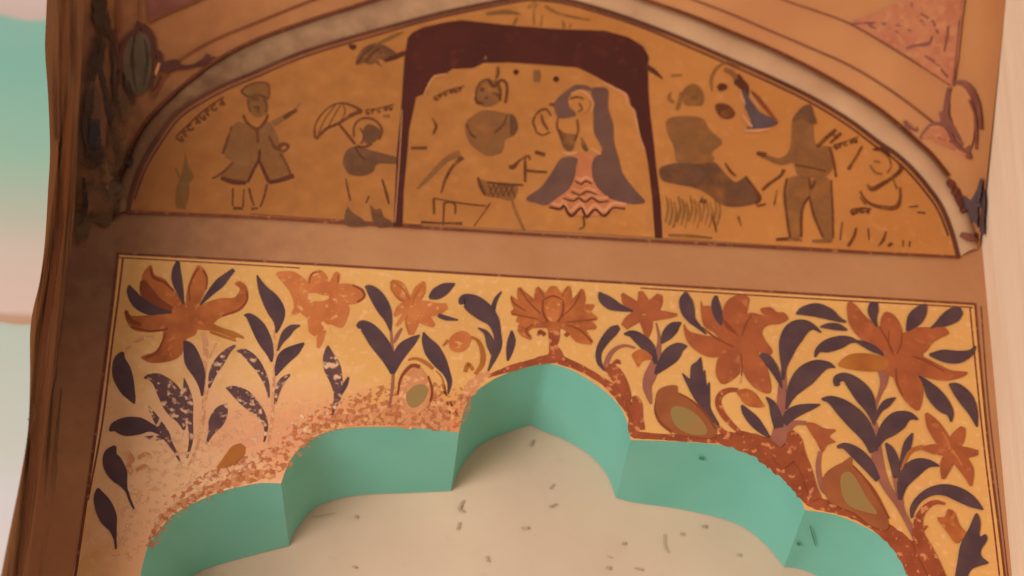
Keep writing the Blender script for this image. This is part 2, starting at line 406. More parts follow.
for i in range(NV-1):
    for k in range(K-1): q = i*K+k; Fc.append((q, q+K, q+K+1, q+1))
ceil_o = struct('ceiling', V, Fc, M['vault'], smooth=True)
bvh = BVHTree.FromPolygons([tuple(v) for v in V], Fc)
def vault(x, y, e=0.0):
    d = ray(x, y); hit, nn, _, _ = bvh.ray_cast(CAM_POS, d)
    if hit is None:
        hit, nn, _, _ = bvh.find_nearest(on_plane(x, y, Vector((0, -0.1, 0)), YN))
    if nn.dot(d) > 0: nn = -nn
    return hit + nn * e

# arch moulding round the lunette (rounded plaster roll)
A = resample(LARC, 90); B = resample(LOUT, 90)
V, Fc = [], []
for a, b in zip(A, B):
    P, Q = wall(*a), wall(*b)
    for k in range(9):
        t = k/8; V.append(P.lerp(Q, t) + Vector((0, -0.011*math.sin(math.pi*t)**0.8 - 0.0005, 0)))
for i in range(89):
    for k in range(8): q = i*9+k; Fc.append((q, q+1, q+10, q+9))
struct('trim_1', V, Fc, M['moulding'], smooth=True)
mV, mF = V, Fc
dg = bpy.context.evaluated_depsgraph_get()
SV, SF = [], []
for nm in ('wall_back', 'wall_left', 'wall_front', 'wall_right', 'ceiling', 'trim_1'):
    me = bpy.data.objects[nm].data; o_ = len(SV); SV += [tuple(v.co) for v in me.vertices]; SF += [tuple(o_ + i for i in pl.vertices) for pl in me.polygons]
sbvh = BVHTree.FromPolygons(SV, SF)
def shell(x, y, e=0.0):
    d = ray(x, y); hit, nn, _, _ = sbvh.ray_cast(CAM_POS, d)
    if nn.dot(d) > 0: nn = -nn
    return hit + nn * e

# ------------------------------------------------------------------ floral mural
PANEL = [(118,252),(400,268.5),(700,286.5),(975,303),(981,370),(990,450),(1002,545),(1019,690)]
PANEL_L = [(54,690),(66,610),(76,560),(80,535),(97,425),(108,340),(114,290)]
g = Paint(); cont = [(125.5,680)] + [q for q in contour] + [(931,680)]
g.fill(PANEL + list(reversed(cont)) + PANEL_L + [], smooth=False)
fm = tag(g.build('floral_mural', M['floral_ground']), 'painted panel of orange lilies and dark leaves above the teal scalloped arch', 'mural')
class Spray:
    def __init__(s, stem, label, material='stem', fills=()):
        p = Paint()
        for q in stem: p.stroke(q)
        for q in fills: p.fill(q)
        s.o = p.build('painted_spray', M[material], fm, label)
    def leaf(s, pts, worn=False):
        p = Paint(); p.stroke(pts); p.build('leaf', M['worn_leaf' if worn else 'dark_leaf'], s.o); return s
    def shape(s, name, pts, material, label=None):
        p = Paint(); p.fill(pts); p.build(name, M[material], s.o, label); return s
    def petals(s, name, items, material, label=None):
        p = Paint()
        for it in items:
            if len(it[0]) == 3: p.stroke(it)
            else: p.fill(it)
        p.build(name, M[material], s.o, label); return s

# border lines
p = Paint()
p.line([(119,253.5),(300,263.5),(500,275.5),(700,287.5),(974,304)], 2.6)
p.line([(119,257.5),(200,262),(300,268)], 1.4).line([(640,288),(800,298),(973,307.5)], 1.6)
p.line([(118,252),(114,290),(108,340),(97,425),(82,530),(70,610),(58,690)], 3.0).line([(123,258),(118,300),(112,345),(102,425),(88,500)], 2.0)
p.line([(975,303),(981,370),(989,450),(1001,545),(1018,690)], 2.4).line([(970,308),(977,380),(985,455),(996,545),(1012,690)], 1.8).line([(981,306),(988,400),(997,480),(1008,576)], 1.2)
p.build('border', M['frame_line'], fm)
# red scroll border that follows the arch
p = Paint()
p.stroke([(486,377,3),(506,370,6),(530,363,7),(553,359,9),(575,365.5,7),(595,376,7),(612,388,9),(625,402,11),(633,418,10),(634,433,9),(650,436,6),(675,437.5,7),(702,439.5,6),(725,439,13),(745,442,20),(765,449,26),(783,460,30),(797,475,28),(806,491,20),(815,502,13),(836,508,12),(858,515,12),(880,527,14),(900,543,20),(915,562,24),(926,585,26)], jag=0.12)
p.build('arch_border', M['rust'], fm, 'rust red scroll band along the right side of the arch')
p = Paint()
p.stroke([(300,440,3),(318,429,8),(345,420,13),(380,416,20),(410,414,26),(435,414,28),(452,420,20)], jag=0.25)
p.stroke([(152,534,3),(170,511,6),(192,498,7),(222,485,9),(255,475,12),(276,474,10)], jag=0.3)
p.stroke([(462,405,3),(470,390,12),(480,378,10),(490,373,5)], jag=0.2)
p.build('worn_arch_border', M['bulb_worn'], fm, 'faded red scroll band along the left side of the arch')

p = Paint(); p.stroke([(150,548,10),(168,515,18),(192,495,24),(225,478,26),(258,466,28),(284,455,26),(300,436,30),(322,422,26),(350,412,30),(385,405,40),(420,403,46),(448,408,46),(466,392,14)], k=6)
p.build('fleck', M['fleck_rust'], fm, 'rust flecks of lost paint along the left side of the arch')
p = Paint(); p.stroke([(120,560,20),(150,500,50),(190,462,70),(240,440,60),(290,420,40),(330,410,24)], k=6)
p.build('fleck', M['fleck_pale'], fm, 'pale flecks where the paint is rubbed off at lower left')
# 1 big lily, upper left
s = Spray([[(203,332,6),(206,348,6),(204,380,4),(203,420,4),(196,450,3),(188,466,2)],[(154,337,3),(142,339,4),(131,345,3),(123,353,2.5)],[(212,372,1.5),(207,395,2),(203,412,2)],[(218,340,1.5),(212,352,3),(208,362,2)]], 'stalk of the big orange lily in the upper left corner', 'stem_worn')
s.petals('flower', [[(141.6,278),(146,269),(151,265),(154.7,274.4),(165,279),(172.5,289),(186,304),(176,316),(155.6,308),(144.4,293)],
  [(187,309),(186,298),(188,286),(193,273),(198,265),(205,270),(208,280),(206,290),(197,308),(192,316)],
  [(190,312),(202,304),(221,298),(234,297.5),(240,289),(234.4,284),(240,281),(247.5,287.5),(248,300),(240,311),(221,317.5),(210,326),(193,328)],
  [(125.6,309),(132,315.6),(152,314.7),(174,313),(190,318),(184,330),(165,331),(148,332.5),(133,329.5),(126,320)],
  [(165,328),(182,318),(198,318),(196,334),(186,340),(182,354),(171,361),(152,363),(141,358),(145,355),(155.6,351),(162,340)],
  [(192,322,14),(206,326,9),(220,330,6),(236,338,3)], [(180,318,24),(192,320,20),(203,325,10)]], 'petal', 'large burnt orange lily flower')
s.petals('petal_shading', [[(151,267,2),(153,277,3),(164,282,3),(174,291,2)],[(143,280,5),(146,291,13),(156,303,13),(172,310,7)],[(190,301,1.5),(189,288,2),(194,275,2),(199,268,1.5)],[(206,290,1.5),(207,278,2),(203,270,2)],[(131,327,2),(150,331,2),(168,329,2)],[(145,358,2),(156,353,2.5),(163,341,2),(166,333,1)],[(246,290,2),(247,300,2),(238,310,2),(222,316,2)],[(126,311,4),(130,320,5),(141,325,4)]], 'petal_line', 'darker petal outlines')
s.petals('faded_petal', [[(206,322,4),(220,330,6),(234,334,5),(244,338,2)],[(210,332,2),(222,336,3),(236,341,2)]], 'petal_olive', 'faded yellowish lower petal')
s.leaf([(129,285,2),(131,292,9),(138,302,13),(149,309,12),(160,311,7),(172,312.5,2)])
s.leaf([(178,261.5,4),(176.5,270,9),(177,280,11),(180.5,293,7),(183.5,304,2)])
s.leaf([(234,269.5,4),(227,276,7),(220,283,10),(211,292,7),(200,305,2)])
s.leaf([(123,352,3),(120,360,13),(122,373,20),(127,388,16),(132,398,8),(134.5,404,1)])
s.leaf([(144,378,1.5),(150,377,7),(159,381,15),(169,393,23),(176,407,22),(182,420,11),(184,430,2)], True)
s.leaf([(184,378,1),(186,388,6),(188,402,10),(190,420,6),(191,440,4),(187,458,2)], True)
s.leaf([(109.5,431,2),(115,427,11),(126,426.5,19),(140,426,17),(152,428,8),(167,436,5)])
s.leaf([(148,406,1.5),(152,412,4),(158,422,7),(165,434,9),(170,443,5),(176,453,3),(180,462,2)], True)
s.leaf([(145,437,2),(155,438,5),(166,437,3)], True)
s.leaf([(184,341,3),(189,348,12),(193,361,17),(199,374,13),(201.5,386,6),(202,396,2)])
s.leaf([(236,345,2),(228,351,6),(220,361,10),(213,373,8),(209,388,2)], True)
s.leaf([(227,404,2),(222,411,13),(216,422,15),(211,433,6),(206,444,1.5)], True)
# 2 leafy stalk without a flower
s = Spray([[(274,330,2),(275,360,3),(273,395,3),(272,420,3),(268,445,2)]], 'pale stem of the leafy stalk right of the corner lily', 'stem_worn')
s.leaf([(257,275,1.5),(260,283,6),(264,291,11),(271,301,17),(277,313,17),(278,324,8),(276,333,2)])
s.leaf([(244,315,1.5),(250,317,8),(258,327,14),(265,341,14),(270,353,8),(271.5,362,2)])
s.leaf([(300,325.5,1.5),(292,328,7),(286,334,9),(281,342,5),(277.5,351,1.5)])
s.leaf([(304,343,2),(295,350,11),(285,357,14),(279,367,9),(275.5,376,1.5)])
s.leaf([(237,351,1.5),(244,352,7),(253,360,10),(261,371,8),(267,385,5),(269,398,1.5)], True)
s.leaf([(290,374.5,2),(283,380,6),(278,389,6),(275,404,2)], True)
s.leaf([(226,388,1.5),(233,390,9),(244,397,15),(254,407,13),(262,416,8),(266,428,4),(264,442,1.5)], True)
# 3 blurred orange flower
s = Spray([[(321,330,10),(320,340,7),(318,348,3)]], 'frayed stem under the smeared orange flower', 'petal_worn')
s.petals('flower', [[(276,273),(292,271),(303,277.5),(308,284),(312,292),(308,306),(300,312),(290,316),(294,306),(290,292.5),(283,283)],
  [(307,287),(309,276),(314,271),(321,270),(327,276),(329,282),(335,272),(340,274),(339,283),(334,296),(318,300)],
  [(330,292),(339,284),(352,284),(363,289),(365,297),(358,303),(346,305),(336,308)],
  [(318,300),(338,298),(349,306),(347,319),(341,328),(329,324),(322,330),(316,336),(309,332),(307,319),(300,310)]], 'petal_worn', 'smeared orange flower with lost detail')
s.petals('petal_shading', [[(352,285,1.5),(362,290,2.5),(364,297,2.5),(357,302,1.5)],[(309,284,1),(312,274,1.5),(321,271.5,1)],[(338,283,1),(338,275,1.5)]], 'petal_line')
s.petals('bare_patch', [[(308,296,5),(314,297,8),(322,298,6),(329,297,3)],[(322,322,3),(328,329,5),(330,334,3)]], 'floral_ground', 'bare ochre patch where paint flaked off')
s.leaf([(328,345.5,1.5),(328.5,355,11),(332,367,17),(336,380,13),(338,393,9),(335.5,404,5),(332,415,1.5)], True)
s.leaf([(348.5,377,2),(345,385,5),(341,394,2.5)])
# 4 small orange flower with two pairs of leaves
s = Spray([[(390.5,325,2),(392,345,3),(393,372,3),(392,390,3),(389,408,2)],[(402,328,2),(397,336,4),(394,343,2)]], 'stem of the small orange flower left of centre', 'stem')
s.petals('flower', [[(391,281,4),(398,287,13),(405,297,10),(411,307,8)],[(424,281.5,3),(420,290,12),(415,300,10),(411,309,8)],[(394,316,3),(402,308,10),(412,306,10)],[(411,335,5),(411.5,325,13),(412.5,312,17),(413,304,8)],[(447,306,6),(436,309,13),(424,309,17),(412,308,14)],[(434,326,4),(425,319,12),(414,310,14)],[(396,326,2),(403,318,6),(410,311,8)]], 'petal_worn', 'small orange star flower with worn petals')
s.petals('petal_shading', [[(391,282,2),(392,290,2),(399,299,2),(406,302,1)],[(392,281,2),(402,288,2),(410,300,1.5)],[(423,283,1),(415,296,1.5),(412,305,1)],[(410,334,1),(406,322,1.5),(408,314,1)]], 'petal_olive')
s.leaf([(455,283.5,1.5),(446,288,11),(436,294,12),(429,298,3)])
s.leaf([(458,320,1.5),(446,318,5),(438,315,4)])
s.leaf([(365,286.5,2),(370,289,9),(377,297,14),(384,309,14),(388.5,320,8),(390.5,331,2)])
s.leaf([(357,327,4),(362,325,10),(369,330,15),(377,340,18),(386,353,16),(390,364,10),(391.5,374,2)])
s.leaf([(419.5,335,1.5),(412,341,9),(403,349,13),(397,360,10),(393.5,374,2)])
s.leaf([(423.5,332,1.5),(426,340,9),(432,350,16),(440,362,14),(446,372,8),(449.5,382,5),(448,394,1.5)])
# worn bulb and its curling lines
s = Spray([[(408,360,2),(416,358.5,3),(426,363,4),(433,369,3)],[(436,371,1),(442,378,1.5),(444,390,1.5)]], 'curling olive stroke over the worn bulb', 'petal_olive')
s.shape('bulb', [(398,392),(400,378),(408,368),(416,364),(424,371),(431,383),(432,396),(427,407),(417,413),(406,410),(400,403)], 'bulb_worn', 'worn brownish bulb at the foot of the left arch')
s.petals('bulb_outline', [[(398,395,2),(401,378,3),(411,366,4),(420,367,4)],[(428,376,2),(432,390,2.5),(430,402,2)]], 'petal_line')
s.shape('bulb_core', [(406,395),(411,388),(420,384),(428,388),(426,398),(417,407),(409,406)], 'bulb_green', 'greenish grey centre')
# worn tan bulb, far left
s = Spray([[(217,468,2),(228,461,12),(238,451,15),(243,445,6)]], 'tan bulb nearly rubbed away at lower left', 'petal_olive')
p = Paint(); p.stroke([(127,452,5),(131,459,6),(129,466,5),(132,474,4)], jag=0.4).stroke([(138,458,3),(146,454,4),(152,458,2)], jag=0.3).stroke([(136,470,3),(144,466,4),(150,470,2)], jag=0.3)
p.build('faded_bloom', M['bulb_worn'], fm, 'ghost of a rubbed out orange bloom beside the left border')
# leaves along the left border
s = Spray([[(127,491,3),(130,500,2.5),(134,509,2)],[(115,537,3),(116,549,2)]], 'thin stems of the two leaves along the left border', 'dark_leaf')
s.leaf([(115.5,446,3),(111,454,14),(113,464,20),(119,475,18),(124,485,7),(127,492,2)])
s.leaf([(98,488,2),(99.5,496,12),(104,507,18),(109,519,17),(113,529,8),(115,539,3)])
# 5 curled dark leaf pair and bud
s = Spray([[(471,337,2.5),(478,341,3.5),(482.5,352,5),(482,364,5),(475,374,3)],[(443,346,2),(448,340,3)],[(465,372,4),(468,364,4),(473,370,3)]], 'hooked stem with a drooping bud left of the lotus', 'petal_olive')
s.shape('bud', [(449,340),(455,333),(464,331),(471,337),(468,347),(460,352),(451,350)], 'petal_worn', 'drooping orange bud')
s.leaf([(459.5,304,3),(464,300,12),(473,304,19),(484,312,19),(493,321,13),(497,333,8),(498,345,8),(494,357,6),(488,371,1.5)])
s.leaf([(501.5,291.5,1.5),(496,299,4),(493,309,5),(493,319,6)])
s.leaf([(478,328,1.5),(486,333,5),(491,345,9),(493,355,4)])
s.leaf([(511.6,330.5,1.5),(511.5,340,8),(509.5,351,7),(507.5,361,1.5)])
# 6 lotus at the crown of the arch
s = Spray([[(554,326,12),(554,338,11),(553,346,8),(555,353,14),(555,361,24)],[(545,335,4),(540,331.5,4),(538,336,2)],[(565,336,4),(570,332,4),(572,337,2)]], 'russet stem of the lotus above the crown of the arch', 'rust')
s.petals('flower', [[(553,286,6),(553,298,20),(553,314,22),(553,331,10)],[(537,287,3),(541,299,14),(548,316,12)],[(569,286,3),(565,299,14),(559,316,12)],[(519,287.5,3),(524,299,13),(537,311,14),(550,322,8)],[(582,289,3),(579,301,13),(568,313,14),(557,321,8)],
  [(511,296,2),(517,305,9),(530,313,12),(546,321,8)],[(511,313,3),(521,311,12),(535,316,14),(550,325,8)],[(594,305,2),(586,309,10),(572,315,12),(558,322,8)],[(597,319,3),(585,316,13),(571,318,14),(557,326,8)],[(531,339,3),(523,330,11),(531,322,13),(547,323,10)],[(517,322,3),(522,318,8),(536,319,10)],[(592,343,4),(581,336,15),(573,328,14),(560,323,8)],[(596,328,3),(588,325,10),(573,323,10)]], 'petal', 'many petalled orange lotus flower')
s.petals('petal_shading', [[(543,300,1.5),(543,312,2.5),(548,322,2)],[(563,300,1.5),(563,312,2.5),(558,322,2)],[(543,300,1),(553,296,2),(563,300,1)],[(520,289,1.2),(529,302,1.5),(541,314,1.2)],[(581,291,1.2),(574,305,1.5),(562,317,1.2)],[(511,297,2),(515,304,2),(526,311,1.2)],[(512,314,2),(522,316,1.5),(538,319,1.2)],[(596,319,1.5),(582,321,1.5),(566,322,1.2)],[(530,337,2),(526,330,1.5),(534,324,1.2)],[(592,342,2),(580,330,1.5),(567,325,1.2)],[(538,287,1),(544,297,1.2)],[(568,287,1),(562,297,1.2)]], 'petal_line', 'darker petal outlines')
s.petals('heart', [[(547,305),(553,301),(560,305),(559,317),(553,322),(547,317)]], 'petal_worn', 'paler heart of the lotus')
# 7 small star flower right of centre
s = Spray([[(656,323,1.5),(659,337,3),(658,352,6),(655,364,10),(650,376,12),(647,386,9),(649,396,6),(651,404,2)],[(635,348,2),(625,345.5,3),(615,349,4),(608,358,5),(605,370,5)]], 'plum stem of the small red star flower right of the lotus', 'stem',)
s.petals('flower', [[(622,293.5,3),(629,303,12),(642,313,12)],[(640,291,4),(643,302,12),(644,314,14)],[(660,294.5,6),(655,304,14),(646,314,12)],[(677,315,3),(663,315,9),(646,315,14)],[(624,327,8),(631,320,12),(642,315,10)],[(647,338,3),(647,327,11),(645,315,14)]], 'petal_red', 'small russet star flower')
s.leaf([(599,292,2),(603,298,10),(611,304,12),(621,308,7),(633,311,2)])
s.leaf([(619,327,5),(613,331,10),(605,340,9),(599,351,6.5),(599,362,5),(605,371,1.5)])
s.leaf([(624,334,2),(632,334,8),(641,340,12),(649,348,12),(654,357,7),(656,364,3)])
s.leaf([(687,346,1.5),(679,348,12),(671,355,17),(663,364,12),(655,374,3)])
s.leaf([(681,322.5,1.5),(674,327,11),(667,335,11),(661,343.5,2)])
s.shape('bud', [(632,354),(641,349),(650,354),(652,359),(642.5,361),(638,367),(634,360)], 'petal', 'orange red hanging bud')
s.petals('root', [[(605,368,6),(612,370,12),(619,379,13),(625,390,10),(628,400,7)],[(611,366,2),(617,361,4),(620,364,2)],[(634,396,4),(637,404,10),(638,418,10),(639,430,12)],[(628,403,4),(632,410,6),(636,420,6)]], 'rust', 'rust brown knobbly root on the arch edge')
# 8 bulb right of the crown, spiky leaf, hook and bud
s = Spray([[(716,424,2),(722,431,5),(731,437,5)],[(742,434,3),(731,424,5),(722,413,6),(718,402,6),(721,394,6),(729,390,5),(738,390,4)]], 'rust hook stem below the big russet lily', 'rust')
s.shape('bulb', [(655,402),(657,392),(663,387),(671,385),(677,386),(678,392),(684,397),(694,402),(703,411),(711,420),(717,432),(711,438),(695,437),(677,434),(663,427),(657,414)], 'bulb_brown', 'brown bulb with a green core right of the arch crown')
s.petals('bulb_core', [[(671,410),(676,406),(688,409),(700,418),(707,430),(703,435),(690,434),(677,427),(672,418)]], 'bulb_green', 'sage green core')
s.petals('bulb_outline', [[(656,400,1),(655,410,2),(660,422,3),(672,432,3)],[(679,393,1),(692,401,2),(706,414,2.5),(716,430,2)]], 'petal_line')
s.shape('leaf', [(700.6,357),(702.5,366),(703,372),(705,370),(706,380),(707,385),(709.5,382),(710,396),(711,409),(719,424),(715,424),(705,411),(695,400),(687,385),(682,373),(688.5,378),(690,377),(691,366),(697,361)], 'dark_leaf', 'jagged indigo leaf')
s.petals('bud', [[(737,392,3),(744,394,12),(750,398.5,15),(757,403,10),(764,406.5,1.5)]], 'petal', 'orange brown bud on the hook')
s.leaf([(741.5,405,2),(746,412,8),(754,421,11),(762,430,8),(769,437,3)])
# 9 big russet lily
s = Spray([[(741,357,3),(741.5,370,2),(740,383,1.5)]], 'short stem of the big russet lily right of centre', 'stem_worn')
s.petals('flower', [[(700.6,300),(703,306),(710,306),(721,318),(736,331),(725,342),(713,332),(704,326),(701,314)],
  [(740,294.5),(749,298),(747,312),(747,324),(738,337),(729,330),(722,317),(725,304),(731,297.5)],
  [(740,324),(745,316),(752,312.5),(763,315),(760,309),(770,307),(777,312),(784,312.5),(788,319),(779,324),(768,325),(762,331),(765,340),(772,350),(769,355),(756,351),(742,346)],
  [(683.5,324),(689,331),(703,335),(721,338),(736,344),(732,352),(722,356),(709,357),(695,350),(686,339)],
  [(720,355),(731,348),(741,352),(740,371),(732,380),(722,384),(716,375),(716.5,363)],
  [(742,353),(755,350),(765,364),(770,379),(770,393),(757,389.5),(746,378),(742,366)],
  [(724,320),(742,322),(752,334),(748,350),(732,354),(720,342)]], 'petal_red', 'big russet lily flower')
s.petals('petal_shading', [[(722,316,1),(727,327,2),(736,334,1.5)],[(702,327,1),(716,338,2),(734,347,1.5)],[(741,352,1),(742,366,1.5),(741,376,1)],[(752,315,1),(746,324,2),(742,336,1.5)],[(721,318,2),(732,329,2.5),(738,336,1)]], 'petal_line')
s.leaf([(686,292,3),(685.5,300,13),(688,311,14),(692,320,8),(700,328,4),(706,334,1.5)])
s.leaf([(716,295.5,3),(715.5,304,9),(718,315,9),(721.5,325,3)])
# 10 leafy stalk right of the russet lily
s = Spray([[(784,366,4),(782.5,385,8),(781,405,9),(780,422,10),(777,440,14)],[(776,444,12),(782,436,13),(787,429,9),(795,423,5),(806,423,4)],[(820,451,4),(818,466,5),(820,481,5),(824,490,6),(830,496,3)]], 'plum stem of the leafy stalk right of the russet lily', 'stem')
s.petals('trunk', [[(790,431,6),(794,440,15),(799,455,14),(807,472,11),(812,488,10),(817,499,10)],[(779,450,20),(790,464,16)]], 'rust', 'rust brown trunk rising from the arch edge')
s.leaf([(760,355,4),(766,358,9),(773,367,9),(778,377,6),(782,388,2)])
s.leaf([(821,332.5,1.5),(813,327,6),(804,327,16),(795,332,22),(789,342,20),(786,354,14),(784,367,6),(783,380,3)])
s.leaf([(796,314,1.5),(803,311,9),(816,310,14),(829,314,12),(838,319,6),(846,322,2)])
s.leaf([(820,327,1.5),(828,326,6),(838,327,7),(847,330,2)])
s.leaf([(815,357,2),(818,350,6),(827,346,13),(840,342,13),(850,340,7),(858,342,2)])
s.leaf([(835,367.5,1.5),(827,365,8),(816,368,17),(805,376,21),(796,386,16),(790,397,8),(786,409,2)])
s.leaf([(820,404.5,1.5),(810,407,7),(799,410,11),(790,415,12),(784,424,7)])
s.leaf([(766,397,1.5),(772,404,7),(776,415,11),(779,428,10)])
s.shape('bud', [(806,423),(814,423),(824,428),(836,430),(829,436),(835,442),(827,445),(822,452),(816,441),(810,432)], 'petal_red', 'russet tulip shaped bud')
# 11 bulb right foot
s = Spray([[(844,461,2),(852,466,3),(862,478,5),(874,494,6),(888,519,4)]], 'dark curl over the bulb at the right foot of the arch', 'petal_line')
s.shape('bulb', [(822,484),(825,474),(833,467),(843,462),(851,457),(853,466),(864,479),(876,498),(888,520),(886,530),(870,525),(856,514),(840,507),(828,500)], 'bulb_brown', 'brown bulb with an olive core at the right foot of the arch')
s.shape('bulb_core', [(841,476),(850,472),(858,482),(866,497),(877,513),(866,512),(850,506),(842,494)], 'bulb_green', 'olive green core')
# 13 biggest lily upper right with its stalk (12)
s = Spray([[(882,366,12),(884,380,8),(880,393,4),(876,404,3),(874,418,4),(875,436,9),(877,456,11),(881,474,10),(888,489,8),(899,506,6),(911,529,5),(918,546,4)],[(902,480,3),(901,497,4),(904,515,3),(912,530,2)],[(892,470,2),(897,490,4),(904,512,3)]], 'plum stem of the big russet lily in the upper right corner', 'stem')
s.petals('flower', [[(847,311.6),(847.5,303),(852,302),(857.5,307),(865,316),(878,327),(892,344),(884,353),(863,341),(850,326)],
  [(880,324),(885,312),(895,316),(902,330),(902,346),(893,352),(884,340)],
  [(900,336),(914,328),(930,327),(942,326),(949,333),(942,337),(932,343),(925,352),(909,357),(899,350)],
  [(908,352),(922,356),(936,363),(951,370),(967,372),(962,377),(947,380.5),(932,379),(915,372)],
  [(893,368),(909,366),(920,376),(923,392),(919,410),(910,406),(901,395),(895,382)],
  [(885,338),(905,338),(922,352),(920,370),(905,378),(890,376),(880,360)]], 'petal_red', 'largest russet lily flower')
s.petals('side_petal', [[(838,364),(848,355),(863,353),(880,356),(889,362),(884,370),(873,371.5),(857.5,370.5),(844,368)]], 'petal_olive', 'olive brown left petal')
s.petals('petal_shading', [[(879,326,1.2),(886,338,2),(893,352,1.5)],[(902,332,1.2),(901,344,2),(897,354,1.5)],[(896,368,1.5),(897,382,2),(903,396,1.5)],[(912,356,1.5),(926,361,2),(944,371,1.5)],[(889,330,1),(889,344,2),(894,356,1)]], 'petal_line')
s.leaf([(874,302,8),(873,311,11),(874,319,6),(877,327,2)])
s.leaf([(926,304,3),(921,311,13),(914,320,15),(907,331,3)])
s.leaf([(962,310.5,6),(955,314,15),(945,320,13),(936,325,5),(931,328,2)])
s.leaf([(975.5,346,2),(970,353,7),(957,357,13),(942,355.5,12),(929,354.5,2)])
s.leaf([(919,376,1.5),(926,383,7),(933,393,15),(943,405,15),(950,413,8),(951,422,1.5)])
s.leaf([(949,384,2),(956,388,11),(966,399,15),(973,412,10),(977,427,1.5)])
s.leaf([(854,340.5,2),(864,344,6),(874,349,7),(884,355,2)])
s.leaf([(837,386,5),(837,379,8),(845,377,9),(854,384,15),(864,396,18),(871,410,11),(874.5,425,2)])
s.leaf([(821.5,399,2),(831,400,9),(843,408,17),(857,421,20),(868,436,15),(874,452,9)])
s.leaf([(837,447,3),(845,446,7),(856,453,12),(868,465,12),(878,480,6)])
s.leaf([(895.5,397.5,1.5),(887,403,8),(880,410,5),(876,420,1.5)])
s.leaf([(918,419.5,1.5),(909,416,9),(899,420,19),(889,428,18),(881,437,10),(877,447,4)])
s.leaf([(885.5,443,2),(890,450,8),(894,462,10),(896,478,5)])
s.leaf([(912.5,433,1.5),(908,443,8),(903.5,456,6),(900,469,1.5)])
s.leaf([(939,466,1.5),(929,463.5,8),(918,466,16),(908,474,17),(902,486,10),(900,500,4)])
# 14 small russet flower at the right border
s = Spray([[(923,447,5),(912,450,4),(906,458,3),(901,470,2)]], 'thin stem of the small russet flower by the right border', 'petal_olive')
s.petals('flower', [[(926,413,3),(933,425,13),(943,440,14),(950,450,8)],[(963,427,5),(958,437,14),(951,449,12)],[(923,448,4),(934,449,10),(948,451,10)],[(978,452.5,5),(966,452.5,11),(952,451,12)],[(971,486,2),(967,470,13),(956,455,14)],[(943,479,3),(946,465,12),(951,452,10)]], 'petal_red', 'small russet flower with six ragged petals')
s.petals('petal_shading', [[(950,450,3),(947,440,2),(942,432,1)],[(951,450,3),(958,458,2),(962,466,1)]], 'petal_worn', 'faded petal creases')
# 15 hook leaf, bud and jagged leaf at lower right
s = Spray([[(945,504,2.5),(935,502,4.5),(926,507,6),(919,518,8),(918,534,12),(924,549,16),(932,564,16),(940,582,16)],[(927,526,2),(921,530,5)]], 'rust hook stem in the lower right corner', 'rust')
s.leaf([(983,509.5,1.5),(972,502,11),(960,495,14),(946,490,12),(932,491,9),(920,498,7),(913,508,6),(911.5,518,2)])
s.shape('bud', [(937,518),(944.5,517),(948,509),(955,513),(959,524),(966,534),(961,540),(955.5,543),(947,532)], 'petal', 'orange brown bud hanging from the hook')
s.shape('leaf', [(976,513),(980.5,522),(979.5,536),(985.5,534),(987,540),(981,550),(982,557),(988.5,563),(979,566),(971,570),(964,582),(955,582),(958,558),(961,543),(969,528)], 'dark_leaf', 'jagged indigo leaf')

# specks and scratches on the bare niche plaster
def niche(x, y, e=0.0): return on_plane(x, y, Vector((0, ND - e, 0)), YN)
for q in [[(312,517,1),(322,515.5,2),(334,513,1)],[(354,516,3),(357,518,3)],[(463,500,1.5),(459,509,3),(464,512,1.5)],[(459,522,1.5),(457,530,2)],[(533,440,2),(530,446,2.5)],[(553,484,1.5),(549,489,1.5)],[(549,507,2),(556,504,2)],[(521,528,2.5),(528,528,3)],[(607,556,1),(611,558,1)],[(622,543,3),(625,544,3)],[(606,567,3),(610,569,3)],[(664,534,1.5),(664,545,1.5),(668,553,1)],[(680,533,2.5),(683,535,2.5)],[(702,526,3),(706,527,3)],[(737,554,2.5),(740,556,2.5)],[(352,566,2),(356,568,2)],[(486,556,2),(488,562,2)],[(634,568,1.5),(642,570,2)]]:
    p = Paint(niche); p.stroke(q); p.build('speck', M['speck'], wn)
av = BVHTree.FromPolygons([tuple(v) for v in soff_v], soff_f)
def soffit(x, y, e=0.0):
    d = ray(x, y); h_, nn, _, _ = av.ray_cast(CAM_POS, d)
    if nn.dot(d) > 0: nn = -nn
    return h_ + nn * e
for q in [[(699,456,3),(704,457,3)],[(810,524,1),(813,534,1.5),(816,544,1)],[(797,541,3),(800,543,3)]]:
    p = Paint(soffit); p.stroke(q); p.build('chip', M['speck_teal'], arch)

# ------------------------------------------------------------------ lunette mural with figures
g = Paint(); g.fill([(LARC[0][0], 211)] + LARC + [(800,246.5),(600,234),(400,223.5)], smooth=False)
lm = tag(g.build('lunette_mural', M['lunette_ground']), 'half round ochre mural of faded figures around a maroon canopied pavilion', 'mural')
p = Paint()
p.line([(130,211.5),(250,217),(330,222),(430,228),(560,236),(700,243.5),(830,250.5),(959,257)], 3.0)
p.line([(250,214),(330,219.5),(420,225)], 1.2)
p.build('base_line', M['frame_line'], lm)
p = Paint()
p.line([(x+1.5*(1 if x<530 else -1), y+1.5) for x, y in LARC], 4.2)
p.line([(x+(4.5 if x<400 else (2 if x<530 else (-2 if x<660 else -4.5))), y+5.2) for x, y in LARC[1:-1]], 2.4)
p.build('arc_line', M['arc_line'], lm)

